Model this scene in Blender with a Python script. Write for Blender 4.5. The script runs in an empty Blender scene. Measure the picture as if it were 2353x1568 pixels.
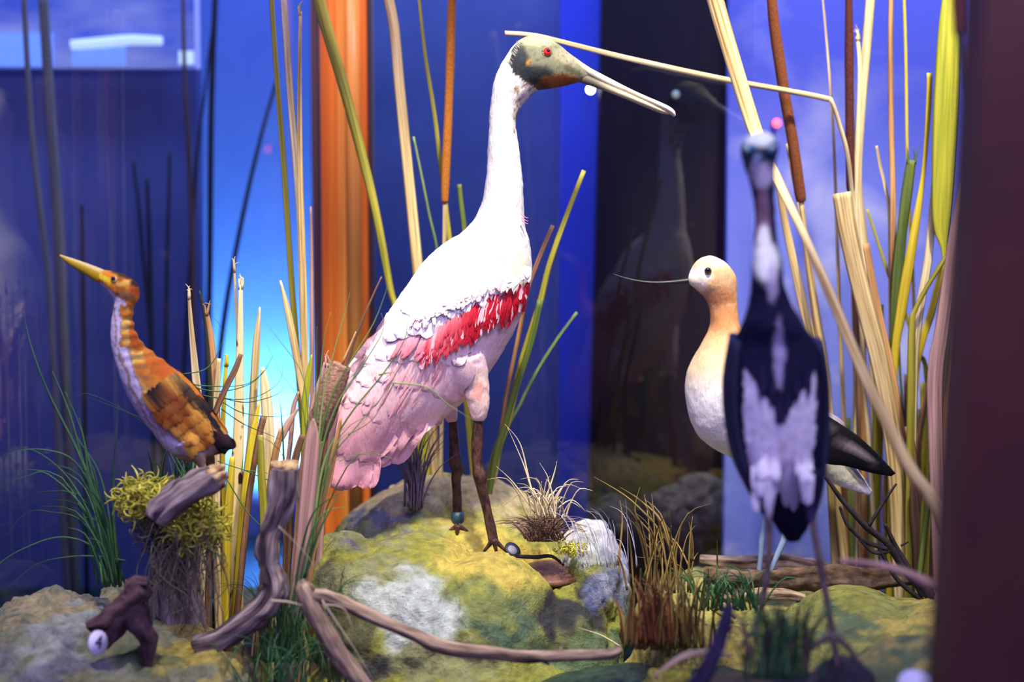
import bpy, bmesh, math, random
from mathutils import Vector, noise
from mathutils.bvhtree import BVHTree

# ---------------------------------------------------------------- camera, world, light
F = 3268.0
TH = math.atan(227.0 / F)
CZ = 0.75
ST, CT = math.sin(TH), math.cos(TH)

def W(px, py, Y):
    "point of the place seen at photo pixel (px, py) at distance Y in front of the camera"
    x = (px - 1176.5) / F; y = (784.0 - py) / F
    d = Vector((x, y * ST + CT, y * CT - ST))
    k = Y / d.y
    return Vector((d.x * k, Y, CZ + d.z * k))

def PX(v):
    dz = v.z - CZ
    fwd = v.y * CT - dz * ST; up = v.y * ST + dz * CT
    return (1176.5 + F * v.x / fwd, 784.0 - F * up / fwd)

scene = bpy.context.scene
C = scene.collection
cam = bpy.data.cameras.new('camera')
cam.sensor_width = 36.0; cam.lens = F * 36.0 / 2353.0
cam.clip_start = 0.05; cam.clip_end = 50
cam.dof.use_dof = True; cam.dof.focus_distance = 2.06; cam.dof.aperture_fstop = 1.7
co = bpy.data.objects.new('camera', cam); C.objects.link(co)
co.location = (0, 0, CZ); co.rotation_euler = (math.pi / 2 - TH, 0, 0)
scene.camera = co
vs = scene.view_settings
vs.view_transform = 'Standard'; vs.look = 'None'; vs.gamma = 1.0; vs.exposure = 0.22
try: vs.use_curve_mapping = False
except Exception: pass

wd = bpy.data.worlds.new('room_ambience'); scene.world = wd; wd.use_nodes = True
bg = wd.node_tree.nodes['Background']
bg.inputs[0].default_value = (0.22, 0.17, 0.62, 1); bg.inputs[1].default_value = 0.18

def aim(o, tgt):
    o.rotation_euler = (Vector(tgt) - Vector(o.location)).to_track_quat('-Z', 'Y').to_euler()

def spot(name, loc, tgt, energy, col, deg, blend=0.6, rad=0.03):
    l = bpy.data.lights.new(name, 'SPOT'); l.energy = energy; l.color = col
    l.spot_size = math.radians(deg); l.spot_blend = blend; l.shadow_soft_size = rad
    o = bpy.data.objects.new(name, l); C.objects.link(o); o.location = loc; aim(o, tgt); return o

def area(name, loc, tgt, energy, col, sx, sy):
    l = bpy.data.lights.new(name, 'AREA'); l.energy = energy; l.color = col
    l.shape = 'RECTANGLE'; l.size = sx; l.size_y = sy
    o = bpy.data.objects.new(name, l); C.objects.link(o); o.location = loc; aim(o, tgt); return o

WARM = (1.0, 0.90, 0.68)
spot('key_lamp', (0.10, 1.45, 1.85), (0.0, 2.12, 0.62), 140, WARM, 44, 0.8, 0.04)
spot('right_lamp', (0.62, 1.6, 1.9), (0.56, 2.25, 0.75), 115, WARM, 52, 0.9, 0.04)
spot('left_lamp', (-0.55, 1.4, 1.8), (-0.47, 1.97, 0.5), 62, WARM, 48, 0.8, 0.04)
spot('heron_fill', (0.30, 0.90, 1.8), (0.30, 1.55, 0.75), 26, (1.0, .96, .9), 40, 0.9, 0.04)  # added fill spot to brighten the heron
area('blue_fill_left', (-1.15, 1.0, 1.8), (-.1, 2.1, 0.4), 11, (0.42, 0.36, 1.0), 0.5, 0.5)
area('blue_fill_front', (0.5, 0.45, 1.75), (0.3, 1.7, 0.45), 22, (0.60, 0.54, 1.0), 0.9, 0.3)
area('blue_fill_low', (0.0, 0.9, 0.02), (0.0, 2.1, 0.6), 1.8, (0.45, 0.32, 1.0), 1.4, 0.15)
spot('cyan_uplight', (-0.60, 3.44, 0.12), (-0.60, 3.62, 0.50), 58, (0.12, 0.40, 1.0), 140, 1.0, 0.04)
area('wall_wash_left', (-0.7, 3.3, 1.95), (-0.6, 3.6, 0.9), 3.2, (0.10, 0.14, 1.0), 0.8, 0.1)
area('wall_wash_far', (-0.9, 2.7, 1.95), (-0.9, 3.1, 0.8), 5.5, (0.22, 0.36, 1.0), 0.9, 0.1)
area('wall_wash_middle', (-0.05, 2.78, 1.9), (0.0, 3.05, 0.8), 8, (0.22, 0.36, 1.0), 0.7, 0.1)
area('wall_wash_sky', (0.85, 2.5, 1.95), (0.75, 2.8, 0.5), 11.5, (0.25, 0.36, 1.0), 0.7, 0.1)

# ---------------------------------------------------------------- materials
def lin(c):
    return tuple(((v / 255.0) / 12.92 if v / 255.0 <= 0.04045 else ((v / 255.0 + 0.055) / 1.055) ** 2.4) for v in c[:3])

def base_mat(name):
    m = bpy.data.materials.new(name); m.use_nodes = True
    nt = m.node_tree; b = nt.nodes['Principled BSDF']
    return m, nt, b

def add_bump(nt, b, scale, strength, dist=0.002, stretch=(1, 1, 1), detail=6, rough=0.6, coord='Object'):
    tc = nt.nodes.new('ShaderNodeTexCoord'); mp = nt.nodes.new('ShaderNodeMapping')
    if coord == 'grain':
        tc = nt.nodes.new('ShaderNodeAttribute'); tc.attribute_name = 'grain'; coord = 'Vector'
    mp.inputs['Scale'].default_value = stretch
    n = nt.nodes.new('ShaderNodeTexNoise'); n.inputs['Scale'].default_value = scale
    n.inputs['Detail'].default_value = detail; n.inputs['Roughness'].default_value = rough
    bp = nt.nodes.new('ShaderNodeBump'); bp.inputs['Strength'].default_value = strength; bp.inputs['Distance'].default_value = dist
    nt.links.new(tc.outputs[coord], mp.inputs[0]); nt.links.new(mp.outputs[0], n.inputs['Vector'])
    nt.links.new(n.outputs['Fac'], bp.inputs['Height']); nt.links.new(bp.outputs[0], b.inputs['Normal'])
    return n

def mat_plain(name, c, rough=0.6, metal=0.0, spec=0.4, emit=None, es=1.0):
    m, nt, b = base_mat(name)
    b.inputs['Base Color'].default_value = (*lin(c), 1); b.inputs['Roughness'].default_value = rough
    b.inputs['Metallic'].default_value = metal; b.inputs['Specular IOR Level'].default_value = spec
    if emit:
        b.inputs['Emission Color'].default_value = (*lin(emit), 1); b.inputs['Emission Strength'].default_value = es
    return m

GRN = ('weathered_driftwood', 'brown_driftwood')
def mat_noise(name, c1, c2, scale=30, stretch=(1, 1, 1), rough=0.7, bump=0.3, bdist=0.001, lo=0.35, hi=0.65, c3=None, spec=0.3, detail=5):
    m, nt, b = base_mat(name)
    gr = scale == 1.0 and stretch[2] <= 12 and not name.endswith(('wood', 'edge'))or name in GRN
    n = add_bump(nt, b, scale, bump, bdist, stretch, detail, coord='grain' if gr else 'Object')
    r = nt.nodes.new('ShaderNodeValToRGB'); e = r.color_ramp.elements
    e[0].position = lo; e[0].color = (*lin(c1), 1); e[1].position = hi; e[1].color = (*lin(c2), 1)
    if c3:
        k = r.color_ramp.elements.new(0.5 * (lo + hi)); k.color = (*lin(c3), 1)
    nt.links.new(n.outputs['Fac'], r.inputs[0]); nt.links.new(r.outputs[0], b.inputs['Base Color'])
    b.inputs['Roughness'].default_value = rough; b.inputs['Specular IOR Level'].default_value = spec
    return m

def mat_vcol(name, scale, bump, bdist, stretch=(1, 1, 1), rough=0.85, spec=0.15, var=0.12, detail=6, sheen=0.0):
    m, nt, b = base_mat(name)
    n = add_bump(nt, b, scale, bump, bdist, stretch, detail, 0.65)
    a = nt.nodes.new('ShaderNodeAttribute'); a.attribute_name = 'Col'
    mr = nt.nodes.new('ShaderNodeMapRange'); mr.inputs['From Min'].default_value = 0.3; mr.inputs['From Max'].default_value = 0.7
    mr.inputs['To Min'].default_value = 1 - var * 1.6; mr.inputs['To Max'].default_value = 1 + var * 0.6
    mx = nt.nodes.new('ShaderNodeVectorMath'); mx.operation = 'SCALE'
    nt.links.new(n.outputs['Fac'], mr.inputs['Value']); nt.links.new(a.outputs['Color'], mx.inputs[0])
    nt.links.new(mr.outputs[0], mx.inputs['Scale']); nt.links.new(mx.outputs[0], b.inputs['Base Color'])
    b.inputs['Roughness'].default_value = rough; b.inputs['Specular IOR Level'].default_value = spec
    if sheen: b.inputs['Sheen Weight'].default_value = sheen
    return m

ST3 = (230, 230, 5)
M = dict(
    straw=mat_noise('straw_reed', (140, 108, 56), (236, 214, 148), 1.0, ST3, 0.55, 0.5, 0.0006),
    pale=mat_noise('pale_reed', (168, 140, 84), (246, 232, 178), 1.0, ST3, 0.5, 0.5, 0.0006),
    tan=mat_noise('tan_reed', (112, 72, 44), (214, 166, 106), 1.0, ST3, 0.6, 0.5, 0.0006),
    brown=mat_noise('brown_reed', (84, 58, 46), (150, 112, 82), 1.0, ST3, 0.65, 0.5, 0.0006),
    olive=mat_noise('olive_reed', (112, 112, 30), (176, 168, 58), 1.0, ST3, 0.5, 0.4, 0.0005),
    yellow=mat_noise('yellow_reed', (176, 152, 28), (226, 206, 60), 1.0, ST3, 0.5, 0.4, 0.0005),
    green=mat_noise('green_reed', (62, 84, 34), (112, 128, 52), 1.0, ST3, 0.5, 0.4, 0.0005),
    leafgreen=mat_noise('yellow_green_leaf', (128, 142, 20), (196, 190, 60), 1.0, (110, 110, 3), 0.45, 0.5, 0.0005),
    dim=mat_noise('dim_reed', (130, 134, 132), (164, 166, 140), 1.0, ST3, 0.8, 0.2, 0.0005),
    dark=mat_noise('dark_reed', (32, 36, 34), (62, 66, 52), 1.0, ST3, 0.6, 0.4, 0.0005),
    purple=mat_noise('mauve_brown_reed', (140, 104, 100), (196, 158, 140), 1.0, ST3, 0.55, 0.5, 0.0006),
    spot=mat_noise('spotted_reed', (60, 44, 30), (236, 216, 160), 85, (1, 1, .4), 0.55, 0.3, 0.0006, .34, .40, detail=1),
    cat_o=mat_noise('orange_cattail_felt', (150, 88, 34), (198, 128, 56), 500, (1, 1, 1), 0.95, 0.8, 0.001, spec=.1),
    cat_b=mat_noise('brown_cattail_felt', (96, 54, 34), (140, 84, 50), 500, (1, 1, 1), 0.95, 0.8, 0.001, spec=.1),
    cat_d=mat_noise('dark_cattail_felt', (66, 34, 32), (104, 60, 52), 500, (1, 1, 1), 0.95, 0.8, 0.001, spec=.1),
    cat_n=mat_noise('taupe_cattail_felt', (104, 78, 66), (172, 136, 112), 160, (1, 1, 1.6), 0.98, 1.0, 0.002, spec=.05),
    wood=mat_noise('weathered_driftwood', (62, 50, 54), (176, 162, 160), 1.0, (110, 110, 7), 0.75, 1.0, 0.003, .38, .66, (128, 112, 112)),
    woodw=mat_noise('brown_driftwood', (66, 48, 40), (190, 164, 136), 1.0, (120, 120, 14), 0.75, 1.0, 0.003, .36, .66),
    root=mat_noise('dark_root', (48, 32, 40), (98, 72, 76), 40, (1, 1, 1), 0.8, 1.0, 0.004),
    bark=mat_noise('mottled_bark', (44, 36, 32), (116, 92, 70), 60, (.6, 1, 1), 0.85, 1.0, 0.004),
    endwood=mat_noise('split_wood_end', (120, 80, 44), (226, 196, 140), 90, (1, 1, 1), 0.8, 1.0, 0.003),
    twig=mat_noise('dark_twig', (24, 20, 24), (52, 44, 46), 60, (1, 1, 1), 0.8, 0.8, 0.002),
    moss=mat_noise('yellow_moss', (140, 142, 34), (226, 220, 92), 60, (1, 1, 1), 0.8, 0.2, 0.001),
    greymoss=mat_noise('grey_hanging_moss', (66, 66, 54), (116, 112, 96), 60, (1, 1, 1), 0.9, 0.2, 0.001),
    gdark=mat_noise('dark_green_grass', (24, 66, 44), (84, 132, 78), 1.0, (60, 60, 6), 0.45, 0.1, 0.0005),
    gmid=mat_noise('green_grass', (70, 100, 48), (136, 160, 92), 1.0, (60, 60, 6), 0.45, 0.1, 0.0005),
    gpale=mat_noise('bleached_grass', (168, 150, 110), (226, 212, 172), 1.0, (60, 60, 6), 0.6, 0.1, 0.0005),
    gdry=mat_noise('dry_grass', (92, 74, 38), (160, 136, 76), 1.0, (60, 60, 6), 0.6, 0.1, 0.0005),
    gbrown=mat_noise('brown_stubble', (70, 50, 46), (126, 98, 84), 1.0, (60, 60, 6), 0.7, 0.1, 0.0005),
    gviolet=mat_noise('violet_grey_sprig', (74, 62, 84), (132, 116, 132), 1.0, (60, 60, 6), 0.7, 0.1, 0.0005),
    plum=mat_vcol('soft_plumage', 260, 0.6, 0.0022, (1, 1, .4), var=.12, detail=5),
    feather=mat_vcol('feather_vanes', 330, 0.5, 0.0015, (1, 1, .25), rough=.7, var=.12),
    blurplum=mat_vcol('dark_plumage', 160, 0.4, 0.001, (1, 1, .3), var=.12),
    skin=mat_vcol('bare_skin', 500, 0.45, 0.0008, (1, 1, 1), rough=.55, spec=.35, var=.12),
    rock=mat_vcol('painted_plaster_rock', 60, 1.0, 0.014, (1, 1, 1), rough=.6, spec=.4, var=.3, detail=11),
    soil=mat_noise('wet_painted_ground', (16, 28, 34), (60, 84, 62), 30, (1, 1, 1), 0.35, 1.0, 0.006, .35, .7),
)

# ---------------------------------------------------------------- object helpers
def setp(o, label=None, cat=None, group=None, kind=None):
    if label: o['label'] = label
    if cat: o['category'] = cat
    if group: o['group'] = group
    if kind: o['kind'] = kind
    return o

def empty(name, loc, label, cat, group=None):
    o = bpy.data.objects.new(name, None); C.objects.link(o); o.location = loc; o.empty_display_size = 0.05
    return setp(o, label, cat, group)

def root_loc(o):
    l = Vector((0, 0, 0))
    while o: l += Vector(o.location); o = o.parent
    return l

def build(name, vf, mat, parent=None, smooth=True, cols=None, rec=True):
    vs_, fs_ = vf
    if parent is None:
        zmin = min(v.z for v in vs_)
        low = [v for v in vs_ if v.z < zmin + 0.01]
        org = Vector((sum(v.x for v in low) / len(low), sum(v.y for v in low) / len(low), zmin)); loc = org
    else:
        org = root_loc(parent); loc = Vector((0, 0, 0))
    me = bpy.data.meshes.new(name)
    me.from_pydata([tuple(v - org) for v in vs_], [], fs_)
    if rec:
        bm = bmesh.new(); bm.from_mesh(me); bmesh.ops.recalc_face_normals(bm, faces=bm.faces); bm.to_mesh(me); bm.free()
    if cols:
        a = me.color_attributes.new('Col', 'FLOAT_COLOR', 'POINT')
        a.data.foreach_set('color', [x for c in cols for x in (c[0], c[1], c[2], 1.0)])
    gs = [GRAIN.get(id(v)) for v in vs_]
    if gs[0]:
        at_ = me.attributes.new('grain', 'FLOAT_VECTOR', 'POINT'); last = gs[0]; fl = []
        for g_ in gs:
            if g_: last = g_
            fl += last
        at_.data.foreach_set('vector', fl)
    if smooth:
        me.polygons.foreach_set('use_smooth', [True] * len(me.polygons))
    me.materials.append(M[mat] if isinstance(mat, str) else mat)
    o = bpy.data.objects.new(name, me); C.objects.link(o)
    o.location = loc
    if parent: o.parent = parent
    return o

def merge(parts):
    V, Fc = [], []
    for v, f in parts:
        k = len(V); V += v; Fc += [tuple(i + k for i in q) for q in f]
    return V, Fc

def crm(p0, p1, p2, p3, t):
    return 0.5 * ((2 * p1) + (p2 - p0) * t + (2 * p0 - 5 * p1 + 4 * p2 - p3) * t * t + (3 * p1 - p0 - 3 * p2 + p3) * t * t * t)

def resample(rows, n):
    "Catmull-Rom through rows of numbers, n steps per segment"
    out = []
    L = len(rows)
    for i in range(L - 1):
        a = rows[max(0, i - 1)]; b = rows[i]; c = rows[i + 1]; d = rows[min(L - 1, i + 2)]
        for k in range(n):
            t = k / n
            out.append([crm(a[j], b[j], c[j], d[j], t) for j in range(len(b))])
    out.append(list(rows[-1]))
    return out

def rings(ringlist, closed_ends=True):
    V, Fc = [], []
    n = len(ringlist[0])
    for r in ringlist: V += r
    for i in range(len(ringlist) - 1):
        for j in range(n):
            a = i * n + j; b = i * n + (j + 1) % n
            Fc.append((a, b, b + n, a + n))
    if closed_ends:
        for idx, base in ((0, 0), (1, (len(ringlist) - 1) * n)):
            c = sum((V[base + j] for j in range(n)), Vector()) / n
            V.append(c); ci = len(V) - 1
            for j in range(n):
                a, b = base + j, base + (j + 1) % n
                Fc.append((ci, b, a) if idx == 0 else (ci, a, b))
    return V, Fc

GRAIN = {}; KEEP = []
def tube(pts, radii, n=8, flat=1.0, side=(0, 1, 0), sub=4, wob=0.0, seed=0):
    "tube through world points; flat squashes it along the side axis"
    rows = [[*p, r] for p, r in zip(pts, radii)]
    rs = resample(rows, sub) if len(rows) > 1 else rows
    R = []
    s = Vector(side); run = random.uniform(0, 40); so = (math.sin(pts[0][0] * 977.0) * 5, math.cos(pts[0][2] * 733.0) * 5)
    for i, q in enumerate(rs):
        p = Vector(q[:3]); r = max(q[3], 1e-5)
        t = (Vector(rs[min(i + 1, len(rs) - 1)][:3]) - Vector(rs[max(i - 1, 0)][:3]))
        if t.length < 1e-9: t = Vector((0, 0, 1))
        t.normalize()
        u = t.cross(s)
        if u.length < 1e-3: u = t.cross(Vector((1, 0, 0)))
        u.normalize(); w = u.cross(t).normalized()
        ring = []
        if i: run += (p - prev).length
        prev = p
        for k in range(n):
            a = 2 * math.pi * k / n
            rr = r
            if wob:
                d = u * math.cos(a) + w * math.sin(a)
                rr *= 1 + wob * noise.noise(p * 14 + d * 1.3 + Vector((seed, 0, 0))) * 2.0 + wob * 1.0 * noise.noise(p * 45 + d * 2.5 + Vector((seed, 3, 0))) - wob * .9 * max(0, noise.noise(p * 9 + d * 5 + Vector((seed, 9, 0))) - .05)
            q_ = p + u * math.cos(a) * rr + w * math.sin(a) * rr * flat
            GRAIN[id(q_)] = (math.cos(a) * r + so[0], math.sin(a) * r * max(flat, .3) + so[1], run); KEEP.append(q_)
            ring.append(q_)
        R.append(ring)
    return rings(R)

def ptube(px, Y, rpx, **k):
    "tube through photo pixels; rows (x, y[, Y])"
    pts, rr = [], []
    for i, q in enumerate(px):
        y = q[2] if len(q) > 2 else Y
        pts.append(W(q[0], q[1], y))
        r = rpx[i] if isinstance(rpx, (list, tuple)) else rpx
        rr.append(r * y / F)
    return tube(pts, rr, **k)

def loft(secs, n=28, sub=5):
    "rows (ax,ay,bx,by,depth ratio,Y): elliptical sections spanned between two outline points"
    rs = resample([list(s) for s in secs], sub)
    R = []
    for ax, ay, bx, by, q, Y in rs:
        A = W(ax, ay, Y); B = W(bx, by, Y); c = (A + B) / 2; u = (A - B) / 2
        v = Vector((0, 1, 0)) * max(u.length * q, 0.0004)
        R.append([c + u * math.cos(2 * math.pi * k / n) + v * math.sin(2 * math.pi * k / n) for k in range(n)])
    return rings(R)

def ball(c, r, n=16, m=10):
    c = Vector(c); r = (r, r, r) if not hasattr(r, '__len__') else r
    R = []
    for i in range(m + 1):
        a = math.pi * (0.02 + 0.96 * i / m)
        R.append([c + Vector((r[0] * math.sin(a) * math.cos(2 * math.pi * k / n), r[1] * math.sin(a) * math.sin(2 * math.pi * k / n), r[2] * math.cos(a))) for k in range(n)])
    return rings(R)

def remesh(parts, voxel, smooth=3):
    "fuse closed shapes into one continuous skin"
    V, Fc = merge(parts)
    me = bpy.data.meshes.new('tmp'); me.from_pydata([tuple(v) for v in V], [], Fc)
    bm = bmesh.new(); bm.from_mesh(me); bmesh.ops.recalc_face_normals(bm, faces=bm.faces); bm.to_mesh(me); bm.free()
    o = bpy.data.objects.new('tmp', me); C.objects.link(o)
    m = o.modifiers.new('r', 'REMESH'); m.mode = 'VOXEL'; m.voxel_size = voxel
    if smooth:
        s = o.modifiers.new('s', 'SMOOTH'); s.factor = 0.5; s.iterations = smooth
    dg = bpy.context.evaluated_depsgraph_get(); dg.update()
    e = o.evaluated_get(dg); me2 = e.to_mesh()
    V2 = [v.co.copy() for v in me2.vertices]; F2 = [tuple(p.vertices) for p in me2.polygons]
    N2 = [v.normal.copy() for v in me2.vertices]
    e.to_mesh_clear(); bpy.data.objects.remove(o); bpy.data.meshes.remove(me)
    return V2, F2, N2

def fbm(p, s, o=3):
    v = 0; a = 1; t = 0
    for i in range(o):
        v += a * noise.noise(p * s); t += a; a *= 0.5; s *= 2.1
    return v / t

def ss(a, b, x):
    if a == b: return 1.0 if x > a else 0.0
    t = max(0.0, min(1.0, (x - a) / (b - a))); return t * t * (3 - 2 * t)

def mixc(a, b, t): return tuple(a[i] * (1 - t) + b[i] * t for i in range(3))

def inpoly(P, x, y):
    r = False; j = len(P) - 1
    for i in range(len(P)):
        if (P[i][1] > y) != (P[j][1] > y) and x < (P[j][0] - P[i][0]) * (y - P[i][1]) / (P[j][1] - P[i][1]) + P[i][0]: r = not r
        j = i
    return r

def blob(x, y, cx, cy, rx, ry, ang=0.0):
    dx, dy = x - cx, y - cy
    if ang:
        c, s = math.cos(ang), math.sin(ang); dx, dy = dx * c + dy * s, -dx * s + dy * c
    d = math.hypot(dx / rx, dy / ry)
    return 1 - ss(0.6, 1.15, d)

class Feathers:
    def __init__(self, V, Fc, Yc):
        self.b = BVHTree.FromPolygons(V, Fc); self.Yc = Yc
        self.s = [([], [], []), ([], [], [])]
    def hit(self, x, y):
        o = Vector((0, 0, CZ)); d = (W(x, y, 1.0) - o).normalized()
        h = self.b.ray_cast(o, d)
        return (h[0], h[1]) if h[0] is not None else None
    def add(self, x, y, dx, dy, L, wd_, c0, c1, lift=0.001, tip=0.002, both=True, nl=9, nw=5, point=0.6, ce=None, camb=0.0012):
        l = math.hypot(dx, dy); dx /= l; dy /= l
        h0 = self.hit(x, y)
        if h0 is None: return
        rows = []; last = h0; lastY = h0[0].y; slope = 0
        jit = random.uniform(-.06, .06)
        for i in range(nl):
            s = 1 - (1 - i / (nl - 1)) ** 1.6
            w = wd_ * 0.5 * (min(1, 0.45 + 1.6 * s)) * (math.sqrt(max(0.0, 1 - ((s - point) / (1 - point)) ** 2)) * .98 + .02 if s > point else 1)
            row = []
            for j in range(nw):
                q = (j / (nw - 1)) * 2 - 1
                X = x + dx * L * s - dy * w * q + jit * L * s * s * (-dy); Yp = y + dy * L * s + dx * w * q + jit * L * s * s * dx
                h = self.hit(X, Yp)
                if h and abs(h[0].y - lastY) < 0.03:
                    p = h[0] + h[1] * (lift + tip * s * s + camb * (1 - q * q)); yy = h[0].y
                    if j == nw // 2: lastY = yy
                else:
                    p = W(X, Yp, lastY - lift - tip * s * s - camb * (1 - q * q))
                row.append((p, s, q))
            rows.append(row)
        for side in ((0, 1) if both else (0,)):
            SV, SF, SC = self.s[side]
            k = len(SV)
            for r in rows:
                for p, s, q in r:
                    SV.append(p if side == 0 else Vector((p.x, 2 * self.Yc - p.y, p.z)))
                    c = mixc(c0, c1, s)
                    if ce: c = mixc(c, ce, ss(.55, 1, max(abs(q), s if s > .8 else 0)))
                    SC.append(c)
            for i in range(nl - 1):
                for j in range(nw - 1):
                    a = k + i * nw + j
                    SF.append((a, a + 1, a + nw + 1, a + nw))
    def obj(self, name, mat, parent):
        "one mesh for each flank of the bird"
        for SV, SF, SC in self.s:
            if SV: build(name, (SV, SF), mat, parent, cols=SC, rec=False)
        self.s = [([], [], []), ([], [], [])]
# ---------------------------------------------------------------- the case and the room behind it
def box(x0, x1, y0, y1, z0, z1):
    V = [Vector((x, y, z)) for z in (z0, z1) for y in (y0, y1) for x in (x0, x1)]
    return V, [(0, 1, 3, 2), (4, 6, 7, 5), (0, 4, 5, 1), (2, 3, 7, 6), (0, 2, 6, 4), (1, 5, 7, 3)]

def slab(p, q, th, z0, z1, bev=0.0):
    "upright slab between plan points p and q, thickness th going away from the camera"
    p = Vector((p[0], p[1], 0)); q = Vector((q[0], q[1], 0)); d = (q - p).normalized(); n = Vector((-d.y, d.x, 0))
    if n.y < 0: n = -n
    R = []
    for z in (z0, z1):
        R += [Vector((a.x, a.y, z)) for a in (p, q, q + n * th, p + n * th)]
    return R, [(0, 1, 2, 3), (4, 7, 6, 5), (0, 4, 5, 1), (1, 5, 6, 2), (2, 6, 7, 3), (3, 7, 4, 0)]

def X(px, Y): return (px - 1176.5) / F * Y
ZT = 2.1
wl = mat_noise('blue_wall_paint', (176, 196, 238), (190, 208, 246), 8, (1, 1, 1), 0.9, 0.1, 0.001)
setp(build('wall_left', slab((-1.9, 3.6), (-.25, 3.6), .05, 0, ZT), wl, smooth=False), kind='structure')
setp(build('trim_5', slab((-1.9, 3.05), (X(462, 3.05), 3.05), .04, 0, ZT), mat_noise('deep_blue_added_panel', (92, 104, 158), (112, 122, 172), 3, (1, 1, 1), 0.8, 0.1, 0.001), smooth=False), kind='structure')  # added panel, keeps the far left dark beside the cyan glow
wm = mat_noise('navy_wall_paint', (98, 112, 160), (120, 134, 176), 4, (1, 1, 1), 0.8, 0.1, 0.001)
setp(build('wall_partition', slab((-.42, 3.0), (X(1288, 3.0), 3.0), .05, 0, ZT), wm, smooth=False), kind='structure')  # partition added to block the uplight from spilling past the post
wb = mat_noise('bright_blue_panel_paint', (70, 96, 236), (84, 108, 244), 4, (1, 1, 1), 0.8, 0.1, 0.001)
setp(build('trim_1', slab((X(1286, 2.94), 2.94), (X(1378, 2.94), 2.94), .05, 0, ZT), wb, smooth=False), kind='structure')
wk = mat_noise('near_black_reflection_streaks', (9, 6, 12), (34, 16, 14), 3, (5, 5, .3), 0.6, 0.1, 0.001)  # reddish upright streaks paint in the wood frame's reflection
def lean(px0t, px1t, px0b, px1b, Y, th, mat, name, y0=-250, y1=1850):
    "upright member whose sides follow the photo's slightly leaning edges"
    def at(pt, pb, y): return pt + (pb - pt) * y / 1568.0
    V = []
    for y in (y1, y0):
        a = W(at(px0t, px0b, y), y, Y); b = W(at(px1t, px1b, y), y, Y)
        V += [a, b, b + Vector((0.0, th, 0)), a + Vector((0.0, th, 0))]
    return build(name, (V, [(0, 1, 2, 3), (4, 7, 6, 5), (0, 4, 5, 1), (1, 5, 6, 2), (2, 6, 7, 3), (3, 7, 4, 0)]), mat, smooth=False)
setp(lean(1385, 1704, 1345, 1655, 2.82, .08, wk, 'trim_2'), kind='structure')
# sky board
ws, nt, b = base_mat('painted_sky_board')
tc = nt.nodes.new('ShaderNodeTexCoord'); n = nt.nodes.new('ShaderNodeTexNoise'); n.inputs['Scale'].default_value = 4.2; n.inputs['Detail'].default_value = 6
n.inputs['Distortion'].default_value = .5
r = nt.nodes.new('ShaderNodeValToRGB'); e = r.color_ramp.elements
e[0].position = .53; e[0].color = (*lin((128, 142, 226)), 1); e[1].position = .76; e[1].color = (*lin((214, 216, 238)), 1)
nt.links.new(tc.outputs['Object'], n.inputs['Vector']); nt.links.new(n.outputs['Fac'], r.inputs[0]); nt.links.new(r.outputs[0], b.inputs['Base Color'])
b.inputs['Roughness'].default_value = .9
setp(build('wall_right', slab((X(1670, 2.75), 2.75), (1.5, 2.75), .03, 0, ZT), ws, smooth=False), kind='structure')

# ground of the case
def ground():
    V, Fc = [], []; nx, ny = 150, 100
    for j in range(ny + 1):
        for i in range(nx + 1):
            x = -1.6 + 3.1 * i / nx; y = 1.05 + 2.7 * j / ny
            h = 0.02 + 0.03 * fbm(Vector((x, y, 0)), 3, 4)
            h += 0.13 * math.exp(-((x - .18) / .35) ** 2 - ((y - 1.9) / .25) ** 2) + 0.15 * math.exp(-((x - .35) / .3) ** 2 - ((y - 1.55) / .3) ** 2)
            V.append(Vector((x, y, h if y < 2.9 else 0)))
    for j in range(ny):
        for i in range(nx):
            a = j * (nx + 1) + i; Fc.append((a, a + 1, a + nx + 2, a + nx + 1))
    return V, Fc
setp(build('floor', ground(), 'soil'), kind='structure')

# glass panes
g, nt, b = base_mat('case_glass')
nt.nodes.remove(b)
tr = nt.nodes.new('ShaderNodeBsdfTransparent'); gl = nt.nodes.new('ShaderNodeBsdfGlossy'); gl.inputs['Roughness'].default_value = 0.0
tr.inputs['Color'].default_value = (.96, .97, 1, 1)
fr = nt.nodes.new('ShaderNodeFresnel'); fr.inputs['IOR'].default_value = 1.85
mx = nt.nodes.new('ShaderNodeMixShader')
nt.links.new(fr.outputs[0], mx.inputs[0]); nt.links.new(tr.outputs[0], mx.inputs[1]); nt.links.new(gl.outputs[0], mx.inputs[2])
nt.links.new(mx.outputs[0], nt.nodes['Material Output'].inputs['Surface'])
def pane(name, p, q):
    o = build(name, ([Vector((p[0], p[1], 0.0)), Vector((q[0], q[1], 0.0)), Vector((q[0], q[1], ZT)), Vector((p[0], p[1], ZT))], [(0, 1, 2, 3)]), g, smooth=False, rec=False)
    return setp(o, kind='structure')
PA, PB = (-.345, 2.66), (.385, 2.296)
pane('window_1', PA, PB)
pane('window_2', (-1.05, 1.66), (-.395, 2.60))

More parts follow.
